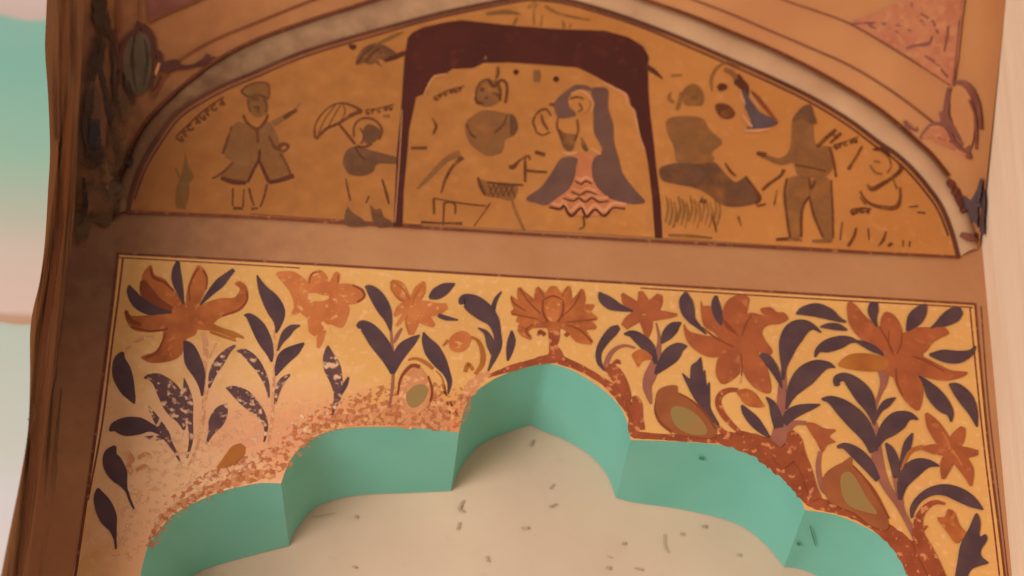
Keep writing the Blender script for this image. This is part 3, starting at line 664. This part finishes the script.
def figure(label, *layers):
    """layers: (name, material, [strokes], [fills]); the first one is the figure's own mesh"""
    root = None
    for name, mt, st, fl in layers:
        p = Paint()
        for q in fl: p.fill(q)
        for q in st: p.stroke(q)
        o = p.build(name if root else 'painted_person', M[mt], root or lm, None if root else label)
        root = root or o
    return root
def script(path, cnt, size, width=1.8):
    """a short line of faded handwriting: hanging letters under a head line"""
    P = resample(path, cnt*2+1); p = Paint()
    p.line(path, width*0.8)
    for i in range(cnt):
        (x, y), (x2, y2) = P[2*i], P[2*i+1]
        k = i % 4; dx, dy = x2-x, y2-y; L_ = math.hypot(dx, dy) or 1; nx, ny = -dy/L_*size, dx/L_*size
        if k == 0: p.line([(x, y), (x+nx*0.6, y+ny*0.6), (x+nx+dx*0.6, y+ny+dy*0.6), (x+nx*0.4+dx, y+ny*0.4+dy)], width)
        elif k == 1: p.line([(x, y), (x+nx, y+ny)], width).line([(x, y), (x+dx+nx*0.5, y+dy+ny*0.5)], width)
        elif k == 2: p.ring(x+nx*0.5+dx*0.4, y+ny*0.5+dy*0.4, size*0.35, size*0.35, width, 0, 300, 8)
        else: p.line([(x+dx, y+dy), (x+dx+nx, y+dy+ny)], width).line([(x+nx*0.7, y+ny*0.7), (x+dx+nx*0.4, y+dy+ny*0.4)], width)
    return p
# man in a long coat
figure('man in a peaked hat and long flared coat pointing right',
 ('coat', 'wash', [[(272.5,124,7),(285,117,5),(294,110.6,3),(301,102.5,1.5)]], [[(233.4,125),(244,123),(255,129),(268,121.6),(276,132),(283,152),(291,176),(269,183),(260,160),(247.5,183),(221,178.5),(233,163),(224,154)]]),
 ('face', 'wash_olive', [], [[(247.5,99),(254,95),(266,99),(268,110),(262,117),(253,116),(248,108)]]),
 ('hat', 'wash_olive', [], [[(240,91),(247.5,86),(257,82.5),(268,84),(270,97),(266,101),(258,96),(247.5,97)]]),
 ('hem', 'ink_dark', [[(221,178,3.5),(233,182,5),(246,182.8,4)],[(247.5,182.6,2.5),(254,169,3),(259,159,3),(259.5,150,3)],[(259,160,3),(263,169,3.5),(269,182.5,4)],[(269,182.5,4),(281,180,4.5),(294,175.6,5)]], []),
 ('outline', 'ink', [[(243,115,3),(247.5,123,3),(257,129,3.5),(265,121.5,3),(268,114,3)],[(257,129,3),(257.5,136,3),(258,143,2)],[(251,100,1.5),(255,99,2.5),(259,99,3)],[(264,100,2),(267,106,2),(266,113,2.5)],[(248,99,2),(248.5,106,2),(250,112,2)],[(241,92,2),(249,97,2.5),(259,95,2),(268,99,2.5)],[(254,107,2),(259,108,2.5),(257,112,1.5)],[(241,91,2),(247,86,2),(257,82.5,2),(268,84,2),(269.5,96,2)],[(232,126,2),(227,140,2.5),(222.5,154,2.5)],[(212,178.5,1.5),(222,173,2.5),(233,162,2)],[(269,136,2.5),(275.6,148,4),(283,144,4),(288.5,146,3),(284,151,2.5),(277,149,2)],[(284,118,5),(289,114.5,5),(297,110,3)],[(280,153,2),(287,166,2),(291,175,1.5)],[(233,188,2),(232.5,206,2)],[(244,189,1.5),(243,207,2)],[(233,208,3),(243,208.5,3)],[(249,188,2.5),(251,197,2.5),(254,206,2)],[(267,184,2.5),(264,197,2.5),(260,207,2)],[(251,209,3),(258,208,2)]], []))
# plant at the left end
p = Paint(); p.stroke([(181,209,9),(182,196,14),(184,182,11),(186,168,6),(185,154,1.5)]).stroke([(186,182,3),(191,177,5),(189,168,2)]).stroke([(180,180,2),(176,168,2)])
p.build('painted_plant', M['wash_olive'], lm, 'small olive plant at the left end of the scene')
script([(176,137),(190,123),(207,108),(224,97)], 8, 7.5, 2.6).build('inscription', M['ink'], lm, 'slanting inscription beside the left arc')
# umbrella bearer
figure('stooping attendant in dark tunic holding a tilted parasol',
 ('tunic', 'wash_dark', [], [[(343,160),(347,150),(356,146),(370,150),(386,154),(397,157.5),(397,164),(378,164),(373,172),(362.5,176),(350,174.5),(344.5,168)]]),
 ('turban', 'wash_dark', [], [[(363,130),(368,124),(377,127),(381,133),(376,141),(367,144),(363,139)]]),
 ('trousers', 'ink', [[(346,178,1),(347.5,188,2),(350.5,201,2)],[(382,179,2),(386,192,3),(389,204,2)],[(369,196,2),(366,203,1.5)]], []),
 ('shoe', 'wash_dark', [], [[(347,207),(352,212),(362.5,219),(366,226),(345,225)]]),
 ('shoe', 'wash_dark', [], [[(370,205),(375,209),(381,209),(384,217),(392,221.6),(390,226.5),(375,226)]]),
 ('outline', 'ink', [[(354,137,2),(354,127,2),(359,120,2),(367,118,2.5),(376,121,2),(382,130,2.5),(379,140,2)],[(356,146,3),(364,147,3),(372,144,2)],[(360,128,1.5),(364,136,2),(361,144,2)],[(355,147,2),(360,155,2.5),(366,160,2)]], []),
 ('parasol', 'ink', [[(316,139,3),(326,129,3),(339,123,3),(351.6,115,4),(362,111,4)],[(315,138,2.5),(315,126,2),(321,115,1.8),(331,106,1.5),(342,103,1.8),(353,106,2.5),(362,111,3)],[(318,134,1),(325,119,1.2),(336,104,1)],[(328,127,1),(335,114,1.2),(341,104,1)],[(340,122,1),(345,112,1.2),(343,104,1)],[(339,124,2.5),(347,134,3),(355,144,3)]], []))
script([(366,110),(380,108),(394,104.5)], 5, 4.5, 2.0).build('inscription', M['ink'], lm, 'short inscription right of the parasol')
p = Paint(); p.stroke([(383,116,3),(390,116,4)]); p.build('ink_mark', M['wash'], lm)
# bird
p = Paint(); p.fill([(356,65),(357,57),(363.4,48),(374,43),(384,45),(394,51),(397,55),(387,61),(378,59),(382,67),(376,63.5),(370,65),(363.4,63)])
b = p.build('painted_bird', M['wash_dark'], lm, 'dark bird perched left of the canopy')
p = Paint(); p.stroke([(384,61,3),(394,57.5,5),(402,54,5),(408,51.5,3)]).stroke([(349,45,3),(353,47,6),(356,45,2)]).stroke([(357,63,2),(364,54,1.5),(372,47,1.5)]).stroke([(366,62,1.5),(372,54,1.5),(380,48,1.5)]); p.build('branch', M['ink_dark'], b, 'dark branch from bird to canopy')
p = Paint(); p.stroke([(376,44,1.5),(388,39,4),(403,32,2)]); p.build('tail', M['wash_olive'], b, 'olive tail feather')
# canopy
p = Paint(); p.fill([(393.5,226.5),(397,150),(401,110),(403.5,72),(404.5,58),(407.5,38),(413,32),(424,27),(448,21.7),(462,20),(480,22),(519,26),(558,29),(605,30.5),(628,37),(643,46),(649,57),(648,66),(648.5,90),(650,112),(654,145),(656,166),(660.5,202),(662.5,238),(655,238),(652,197),(648,163),(645,148),(640,135),(637,117),(631,107),(629,97),(620,89),(610,85.6),(597,77),(585,71),(577,67.5),(539,64.5),(509,62.5),(484,63),(473,68),(452,69),(447,73),(434,75),(428,83),(426.5,93),(416,97),(412.5,114),(409,130),(407.5,150),(403.5,192),(402.5,226.5)], smooth=False)
cp = p.build('canopy', M['maroon'], lm, 'maroon pavilion canopy with two slim posts')
p = Paint(); p.stroke([(646,66,5),(654,71.5,5),(663,79,1)]); p.build('spike', M['ink_dark'], cp)
p = Paint(); p.stroke([(600,80,1),(616,89,2),(626,95,2.5),(627.5,104,2),(634,111,2.5),(636,122,2),(640,137,1.5),(645,151,1)]); p.stroke([(484,57.5,3),(486,57.5,3)]); p.stroke([(446,74,1),(434,77,1.5),(428,86,1.5),(424,95,1)])
p.stroke([(395,222,0.8),(400,150,0.8),(402,110,0.8)]); p.build('valance_edge', M['pale_line'], cp, 'pale scalloped edging')
p = Paint(); p.dot(516,72,2.8).dot(556,79,3).dot(484,57,1.5); p.build('pendant', M['maroon'], cp, 'dark round pendants under the canopy')
p = Paint(); p.stroke([(537,70,6),(537,76,8),(537,82,6)]).stroke([(498,66,2),(498,72,4)]); p.build('tassel', M['wash'], cp)
p = Paint()
for q in [[(513,25,2.5),(516,20,3),(517,17,1)],[(534,25,1.5),(534,10,2),(538,4,2)],[(541,26,1.5),(542,15,2)],[(564,28,3),(563,21,3)],[(569,28,1.5),(571,24,2)],[(528,8,3),(536,2,4)],[(545,6,4),(560,14,3),(590,20,2)],[(486,14,3),(505,12,5),(520,14,2)]]: p.stroke(q)
p.build('finial', M['wash_olive'], cp, 'faded olive finials above the canopy')
# seated man under the canopy
figure('turbaned man seated on a low chair under the canopy at left',
 ('robe', 'wash', [[(417,189,2),(431,175,5),(447,159,6),(460,154,8)]], [[(465,124),(478,112),(489,110),(500,112),(514,116),(518,127),(513,136),(505,140),(502,152),(490,156),(481,153),(469,142)]]),
 ('face', 'wash', [], [[(476,90),(482,82),(490,80),(499,82),(502,92),(499,102),(488,107),(478,103)]]),
 ('sleeve', 'wash_dark', [], [[(510,114),(515,117),(518,127),(514,136),(510,134),(510,125)]]),
 ('turban', 'ink', [[(489,80,3),(493,86,4),(497,84,3),(501,80,3),(506,83,3),(507,92,3),(505,103,3)],[(497.7,67,1.5),(498,73,3),(496,79,2)],[(495,80,1.5),(500,90,2.5),(500,100,2)]], []),
 ('outline', 'ink', [[(480,89,3.5),(484,90,4)],[(476,96,2),(477,88,2),(482,81,2),(490,79,2)],[(484,99,2),(488,97,2)],[(492,93,2),(498,95,2.5),(501,101,2)],[(475.5,96,2),(477,102,4),(484,104,2.5)],[(467,124,2),(470,133,2.5),(476,138,1.5)],[(507,115,1.5),(503,125,2),(494,133,2)],[(441,193,1.5),(446,178,3),(453,166,3),(463,157,5)],[(432,118,2),(436,126,3),(433,134,2)],[(411,148,2.5),(427,148,3.5)],[(433.5,199,2.5),(434,214,2)],[(444,202,2),(443,225,1.5)],[(445,203,2),(450,202,2),(455,205,2),(455,214,2)],[(421,222,3),(440,223,2),(462,223.5,3)],[(433,198,1.5),(460,203,1.5),(486,206,2)]], []))
p = Paint(); p.fill([(478,179),(487,181),(516,185),(513,200),(498,198),(484,195)]).stroke([(514,207,2),(518,217,3),(524,230,2.5)]).stroke([(512,200,2),(514,208,3)])
bk = p.build('basket', M['wash'], lm, 'latticed basket stand between the seated couple')
p = Paint(); p.stroke([(477.5,177,2),(481,187,4),(485.5,195,3)]).stroke([(487,182,2),(503,184,2.5),(523,185,2)])
for i in range(5): p.stroke([(488+i*5.5,184,1.2),(493+i*5.5,197,1.4)]).stroke([(494+i*5,184,1.2),(488+i*5,196,1.2)])
p.stroke([(490,203,1.5),(482,215,1.5),(474,226,1.5)]).stroke([(509,166,3),(513,167,5),(520,160,2),(528,156,3),(530,160,2)]).stroke([(525,158,2),(525,170,3),(525,182,2)]).stroke([(525,170,2.5),(536,171.5,3),(547,172,2)]).stroke([(535,152,4),(545,155,4)])
p.build('lattice', M['ink'], bk)
script([(434,97),(447,91),(464,86)], 6, 4, 1.9).build('inscription', M['ink'], lm, 'slanting inscription beside the seated man')
# lady
figure('woman in a long slate veil and zigzag flounced skirt under the canopy',
 ('skirt', 'skirt', [], [[(577,155),(593,155),(597,178),(612,196),(627,204),(613,211),(587,217),(562,209),(549,203),(567,190),(575,177)]]),
 ('veil', 'slate', [], [[(591,89),(599,87),(608,90),(608,108),(613,124),(614,142),(619,160),(623,174),(635,190),(645,201.5),(637,204),(626,203),(609,198),(597,187),(592,174),(593,160),(602,151),(600,144),(594,132),(593.5,114),(593,101)]]),
 ('veil', 'slate', [], [[(554,104),(561,95),(570,88),(577,84.5),(588,86),(592,91),(582,89),(573,92),(568,98),(569,107),(576,114),(569,117.5),(558,117)]]),
 ('skirt_side', 'slate', [], [[(561.6,158),(577,158),(576,168),(574,177),(569,189),(556,199),(546,205),(536,203),(526,198.5),(541,187),(552,172)]]),
 ('bodice', 'wash_dark', [[(581,137,2),(584,146,5),(587,151,3)]], [[(558,129),(565,133),(577,135),(575,144),(571,151),(563,147)]]),
 ('flounce', 'pale_line', [[(552,203,3),(560,205,3),(564,201,3),(570,211,3),(581,203,3),(586.5,212,3),(595,204.5,3),(604,211,3),(613,203,3),(627,205,3)],[(567,194,2),(573,197,2),(579,194,2),(585,198,2),(592,194,2),(599,198,2),(608,197,2)],[(572,188,1.8),(580,191,1.8),(587,188,1.8),(596,191,1.8)],[(576,177,2),(581,180,2.5),(586,177,2.5),(592,180,2)]], []),
 ('zigzag', 'ink_dark', [[(549,207,2),(560,209,2.5),(564,206,2.5),(571,216,3),(581,208,2.5),(586.5,217,3),(595,209.5,2.5),(604,216,2.5),(613,208,2),(625,209,1.5)],[(563,198,1.5),(573,201,2),(579,198,2),(585,202,2),(592,198,2),(599,202,2),(609,201,1.5)],[(571,191.5,1.5),(580,195,1.8),(587,191.5,1.8),(597,195,1.5)],[(575,181,1.5),(581,184,2),(586,181,2),(592,184,1.5)]], []),
 ('face', 'lunette_ground', [], [[(569,101),(574,93),(582,91),(589,96),(590,107),(583,114),(575,112)]]),
 ('headband', 'pale_line', [[(571,94,1.5),(580,90.5,2),(588,95,2.5),(593,103,2),(591,112,1.5)],[(562,152,1.5),(570,154,3),(578,152,2)],[(591,148,2),(597,152,3),(601,154,2)]], []),
 ('outline', 'ink', [[(570,99,2),(577,97,2.5),(584,99,1.5)],[(579,103,2),(582,109,2),(578,112,2)],[(549,104,2),(554,105,4)],[(558,117,1.5),(557,127,2),(563,141,1.5)],[(577,119,1.5),(578,131,2),(574,141,1.5)],[(536,130,1.5),(533,121,2),(538,112,2),(546,109,2),(551,116,1.5)],[(541,114,1.5),(543,122,2.5),(548,130,2)],[(535,131,1.5),(542,135,2),(550,132,1.5)],[(583,216,2),(584,226,2),(579,229,2)]], []))
# grey seated figure right
figure('grey robed figure seated right of the canopy post',
 ('robe', 'wash', [], [[(666.6,120),(680,116),(702,118),(710,130),(722,142),(712,152),(714,160),(700,164),(678,163),(674,148),(667,132)]]),
 ('lap', 'wash_dark', [], [[(660,168),(676,163),(700,164),(714,162),(724,172),(735,182),(746,177),(754,188),(759,198),(753,204),(735,207),(720,204),(710,196),(695,188),(675,184),(662,180)]]),
 ('head', 'wash_olive', [[(671,92,2),(669,98,4),(674,103,3)],[(681,92,3),(680,100,5),(677,110,3)],[(691,98,4),(697,98,5)],[(671,75.5,3),(682,75,2)]], [[(682,92),(690,84),(699,86),(704,96),(702,105),(692,106),(684,104)]]),
 ('outline', 'ink', [[(725,163,1.5),(731,172,2.5),(736,176,1.5)],[(745,176,2.5),(753,187,3),(759,198,5),(755,204,2)],[(757,206,2),(766,204,2.5)],[(712,215,1.5),(715,226,2),(716,232,1.5)],[(738,216,2),(741,226,2)],[(700,200,5),(706,202,4)]], []))
p = Paint()
for i in range(14): x = 666+i*4.0; y = 196+(i%3)*3; p.stroke([(x,y,1.4),(x+2,y+12,2),(x-1,y+26,1.4)], jag=0.3)
p.stroke([(668,235,2.5),(690,236,3.5),(712,238,2)]); p.build('painted_throne', M['wash_olive'], lm, 'faded hatched seat under the grey robed figure')
# upper winged figure
figure('small figure in a blue grey skirt floating below the arc at right',
 ('halo', 'wash', [[(712,91,2),(711,80,3),(715,70,3),(724,63,3),(733,63,3),(740,69,2)],[(724,69,5),(732,73,6),(737,80,5)]], []),
 ('hair', 'ink_dark', [[(718,89,5),(722,87,8),(727,87,3)],[(734,82,4),(740,83,9),(745,88,8),(746,96,5)],[(738,74,2),(741,80,5)]], []),
 ('bodice', 'ink', [], [[(715,106),(721,103),(730,106),(735,114),(729,119),(720,117)]]),
 ('skirt', 'blue_grey', [[(744,90,3),(746,98,5),(750,108,10)]], [[(746,108),(752,104),(760,112),(778,122),(766,128),(747,129),(751,122)]]),
 ('trim', 'pale_line', [[(740,90,1.5),(742,97,2.5),(745,104,1.5)],[(743,115,2),(748,122,3.5),(752,127,2)],[(750,92,1),(753,99,2),(760,108,1.5)],[(745,130.5,2.5),(758,130.5,3),(771,128.5,1.5)]], []),
 ('sash', 'petal_line', [[(751,91,1.5),(757,97,3.5),(765,107,4),(777,122,2)]], []))
# standing soldier
figure('standing man in a dark peaked cap with a long gun on his shoulder',
 ('jacket', 'wash', [], [[(792,121),(801,118),(812,122),(814,140),(819,146),(830,147),(833,163),(828,175),(812,178),(798,176),(793,163),(780,165),(757,155),(760,152),(779,158),(790,148)]]),
 ('leg', 'wash', [[(776.6,239.5,3),(788,239,4),(802,240,3)]], [[(789,178),(800,176),(810,179),(809,197),(802,209),(800,238),(790.6,238),(786,217),(784.5,192)]]),
 ('leg', 'wash', [[(812,241,3),(822,241,4),(832,241,3)]], [[(812,180),(827,177),(832,196),(833,238),(823,239),(813,214),(809,198)]]),
 ('cap', 'wash_dark', [], [[(792,121),(797,112),(804,105.5),(811,105),(814,114),(817,123),(812,124),(802,119)]]),
 ('gun', 'ink', [[(817,147,4),(826,138,4),(836,129.5,3)],[(830,143,2),(841,133,3.5)],[(832,134,2),(838,138,2)],[(830,147,2),(833.5,162,2.5),(836,177,2)]], []),
 ('outline', 'ink', [[(787,178,2),(784.5,194,2.5),(787,219,2.5),(790,238,2)],[(810,196,2),(802,209,2.5),(801,237,2.5)],[(810,199,2),(814,216,2.5),(823,237,2)],[(831,180,1.5),(832.5,210,2),(833,238,1.5)],[(776,239.5,3),(788,238.5,3)],[(809,178,2),(811,189,2),(815,181,2)],[(757,153,4),(766,155,5)],[(784,169,4),(780,176,3),(770,183,3),(762,190,3)],[(777,190,1),(774,205,1.2)],[(795,165,2),(808,167,1.5),(826,171,2)]], []))
script([(834,145),(847,141),(858,137)], 5, 4.5, 1.8).build('inscription', M['ink'], lm, 'short inscription right of the gun barrel')
# crouching figure
figure('crouching figure with long staff in the right corner of the scene',
 ('face', 'wash_olive', [[(870,165,2),(875,172,2),(882,174,2)],[(874,161,3),(880,162,2)]], []),
 ('hair', 'ink_dark', [[(873,149.5,2),(880,149,4),(886,152,5),(889.5,157,3)]], []),
 ('outline', 'ink', [[(889,158,1.5),(891,166,2),(887,173,2)],[(898,163,1.5),(901,169,4),(893,177,3.5),(882,184,4),(872,189,5),(867,184.5,2.5)],[(860,191,1.5),(864,198,2),(870,203.5,3),(881,207,4),(895,207.5,5),(900,199,3),(900,187,1.5)],[(862,146,2),(856,157,2.5),(848,169.5,3)],[(893,179,1.5),(897,189,1.5)],[(866,205,1.2),(860,197,1.2)]], []))
script([(851,210),(861,208),(871,209)], 4, 5, 2.2).build('inscription', M['ink'], lm, 'tiny inscription under the crouching figure')
p = Paint()
for q in [[(856,227,1.5),(854,236,2.5),(848,246,3)],[(886,231,1.5),(883,240,2.5),(878,246,1.5)],[(888,246,3),(892,243,3)],[(868,228,1.2),(869,240,1.2)],[(903,240,1.5),(903,247,1.5)],[(910,241,1.5),(909,247,1.5)],[(917,212,1.5),(925,213,2)],[(842,222,1.2),(840,240,1.5)],[(908,207,1),(918,206,2)]]: p.stroke(q)
p.build('painted_grass', M['ink'], lm, 'sparse grass strokes on the ground line at right')

# ------------------------------------------------------------------ grime and paint on the left jamb, lines of the moulding
def stains(name, material, parent, *strokes, jag=0.15, surf=shell):
    p = Paint(surf)
    for q in strokes: p.stroke(q, jag=jag)
    return p.build(name, M[material], parent)
stains('streak', 'jamb_red', wl, [(59,140,1),(57,190,7),(54,230,11),(44,300,12),(36,400,11),(24,510,11),(10,590,11)], jag=0.08)
stains('streak', 'jamb_tan', wl, [(61,-12,7),(63,60,9),(62,150,8),(57,240,7),(50,310,5)], jag=0.12)
stains('streak', 'jamb_dark', wl, [(52,-12,4),(53,60,5),(55,140,4)], [(70,-12,4),(72,60,5),(72,140,4),(66,235,3),(58,330,3),(51,420,3),(40,576,3)], jag=0.2)
stains('streak', 'jamb_dark', wl, [(62,390,1),(57,440,4),(53,490,6),(46,540,5),(40,585,4)], jag=0.2)
stains('stain', 'grime', wl, [(84,160,10),(86,190,22),(84,220,16),(82,250,10)], [(112,120,14),(114,160,20),(108,200,24),(98,225,20)], [(120,140,10),(122,100,12),(116,60,10)], jag=0.3)
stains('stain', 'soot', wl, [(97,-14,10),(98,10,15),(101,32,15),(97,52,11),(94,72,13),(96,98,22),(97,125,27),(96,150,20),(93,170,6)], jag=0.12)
stains('stain', 'soot_blue', wl, [(95,120,8),(95,137,13),(94,152,5)], jag=0.2)
stains('stain', 'soot', wl, [(108,30,4),(112,60,5),(113,90,5),(112,120,4)], [(84,178,3),(86,205,5),(82,225,4)], [(128,150,4),(131,158,5),(130,168,3)], jag=0.35)
tr1 = bpy.data.objects['trim_1']
p = Paint(shell)
p.line([(x+(1 if x<530 else -1), y+2) for x, y in LOUT[1:-3]], 2.6); p.build('edge_line', M['frame_line'], tr1)
p = Paint(shell); p.stroke([(949,181,10),(958,196,12),(966,214,10)], jag=0.2).stroke([(961,236,5),(972,240,7),(979,234,4)], jag=0.2); p.build('stain', M['vault_plum'], tr1)

# ------------------------------------------------------------------ vault painting and corner ornaments
p = Paint(vault)
p.line([(150,100),(163,78),(178,61),(212,41),(256,23),(293,8),(325,-4),(375,-21),(440,-41),(510,-55),(560,-51),(620,-27),(690,-1),(732,15),(767,30),(805,46),(850,66),(893,92),(933,122),(945,134)], 2.1)
p.line([(146,24),(165,15),(185,7),(203,-1),(260,-22),(340,-48),(430,-75),(520,-90),(600,-72),(690,-37),(783,0),(815,11),(850,24),(885,44),(918,64),(953,86)], 1.8)
p.build('vault_line', M['vault_line'], ceil_o)
p = Paint(vault); p.fill([(148,22),(165,14),(200,-1),(240,-17),(240,-60),(136,-60)], False)
tag(p.build('vault_panel', M['vault_plum']), 'plum painted triangle at the top left of the vault', 'painted ornament')
p = Paint(vault); p.fill([(850,22),(880,12),(908,-2),(911,-10),(968,-10),(964,20),(960,60),(955,87),(935,74),(900,50)], False)
vr = tag(p.build('vault_panel', M['vault_red']), 'faded red painted triangle with scribbled foliage at the top right of the vault', 'painted ornament')
p = Paint(vault)
for q in [[(912,2,2),(918,14,3),(926,26,2)],[(890,28,2),(902,32,4),(914,30,2)],[(905,50,2),(916,46,3),(930,44,4),(934,36,2)],[(922,14,2),(934,22,3),(940,34,3)],[(948,10,2),(950,30,3),(946,52,3)],[(926,56,2),(938,64,3),(950,78,2)],[(880,30,2),(870,26,2)]]: p.stroke(q, jag=0.3)
p.stroke([(853,24,2),(880,24,3),(905,26,2)], jag=0.3).stroke([(955,86,2.5),(959,50,2),(964,-6,2)]); p.build('foliage', M['vault_plum'], vr, 'plum scribbled foliage')
# line along the springing, left
p = Paint(vault); p.stroke([(116,-6,3),(116,20,3),(117,34,3)]).stroke([(137,-6,1.8),(137,20,1.8),(136,26,1.8)]).stroke([(147,-6,2),(147,12,2),(150,22,2)])
p.build('springing_line', M['vault_line'], ceil_o)
# corner ornaments
p = Paint(vault); p.fill([(125,40),(130,34),(137,32),(145,36),(150,50),(150,72),(146,88),(138,96),(128,92),(122,76),(121,56)])
ol = tag(p.build('corner_ornament', M['ornament_olive']), 'dark bud ornament with a grey green heart at the left spring of the vault', 'painted ornament')
p = Paint(vault)
for q in [[(136,22,3),(135,32,6),(126,38,5),(120,52,5),(119,72,4),(117,86,2)],[(136,24,4),(146,32,7),(152,44,6),(151,60,5)],[(153,50,2),(158,56,6),(157,66,4),(152,74,4),(148,88,3)],[(150,91,3),(155,88,3),(159,76,2)],[(157,66,5),(166,68,12),(174,64,8),(178,62,3)],[(172,68,6),(186,68,4),(198,65,3)],[(196,66,5),(205,61,7),(206,55,3)],[(205,62,3),(214,58,2)],[(112,30,4),(114,44,4),(116,60,3)]]: p.stroke(q)
p.build('petal_outline', M['ornament_plum'], ol, 'plum petals and stem')
p = Paint(vault); p.stroke([(133,36,2),(130,58,4),(132,80,3),(135,93,1)], jag=0.3).stroke([(143,40,1.5),(146,60,3),(142,86,2)], jag=0.3).stroke([(124,82,5),(128,94,6),(132,106,3)], jag=0.3); p.build('streak', M['soot'], ol)
p = Paint(vault); p.stroke([(154,76,2),(156,70,3),(158,64,2)]); p.build('highlight', M['pale_line'], ol)
p = Paint(vault); p.fill([(953,96),(958,86),(966,88),(974,100),(977,118),(976,140),(970,152),(962,138),(954,118)])
orr = tag(p.build('corner_ornament', M['vault']), 'plum outlined bud ornament with an ochre heart at the right spring of the vault', 'painted ornament')
p = Paint(vault)
for q in [[(951,88,4),(949,102,6),(948,116,6),(956,130,6),(966,146,3)],[(957,83,4),(966,84,6),(974,92,7),(981,108,5),(984,130,3)],[(942,112,3),(946,122,6),(953,133,4)],[(972,100,3),(978,118,3),(979,150,2)],[(966,150,5),(972,158,5),(968,148,3)]]: p.stroke(q)
p.build('petal_outline', M['vault_plum'], orr, 'plum petals')
p = Paint(shell); p.fill([(966,196),(973,201),(980,190),(985,178),(989,198),(988,218),(987,236),(979,224),(970,216)]); p.build('bud_tip', M['blue_grey'], orr, 'blue grey spiky tip')
p = Paint(vault); p.stroke([(922,136,5),(934,132,13),(944,133,10),(952,141,4)]).stroke([(908,124,3),(912,128,4),(918,128,2)]); p.stroke([(936,140,5),(950,145,6),(960,150,6),(968,156,3)]); p.build('blossom', M['vault_red'], orr, 'dusty pink blossom')
p = Paint(vault); p.stroke([(921,139,2),(930,127,3),(942,124,4),(950,130,4),(956,142,4),(966,151,4),(973,146,3)]).stroke([(905,121,3),(910,127,4),(918,131,3)]); p.build('blossom_outline', M['vault_plum'], orr)
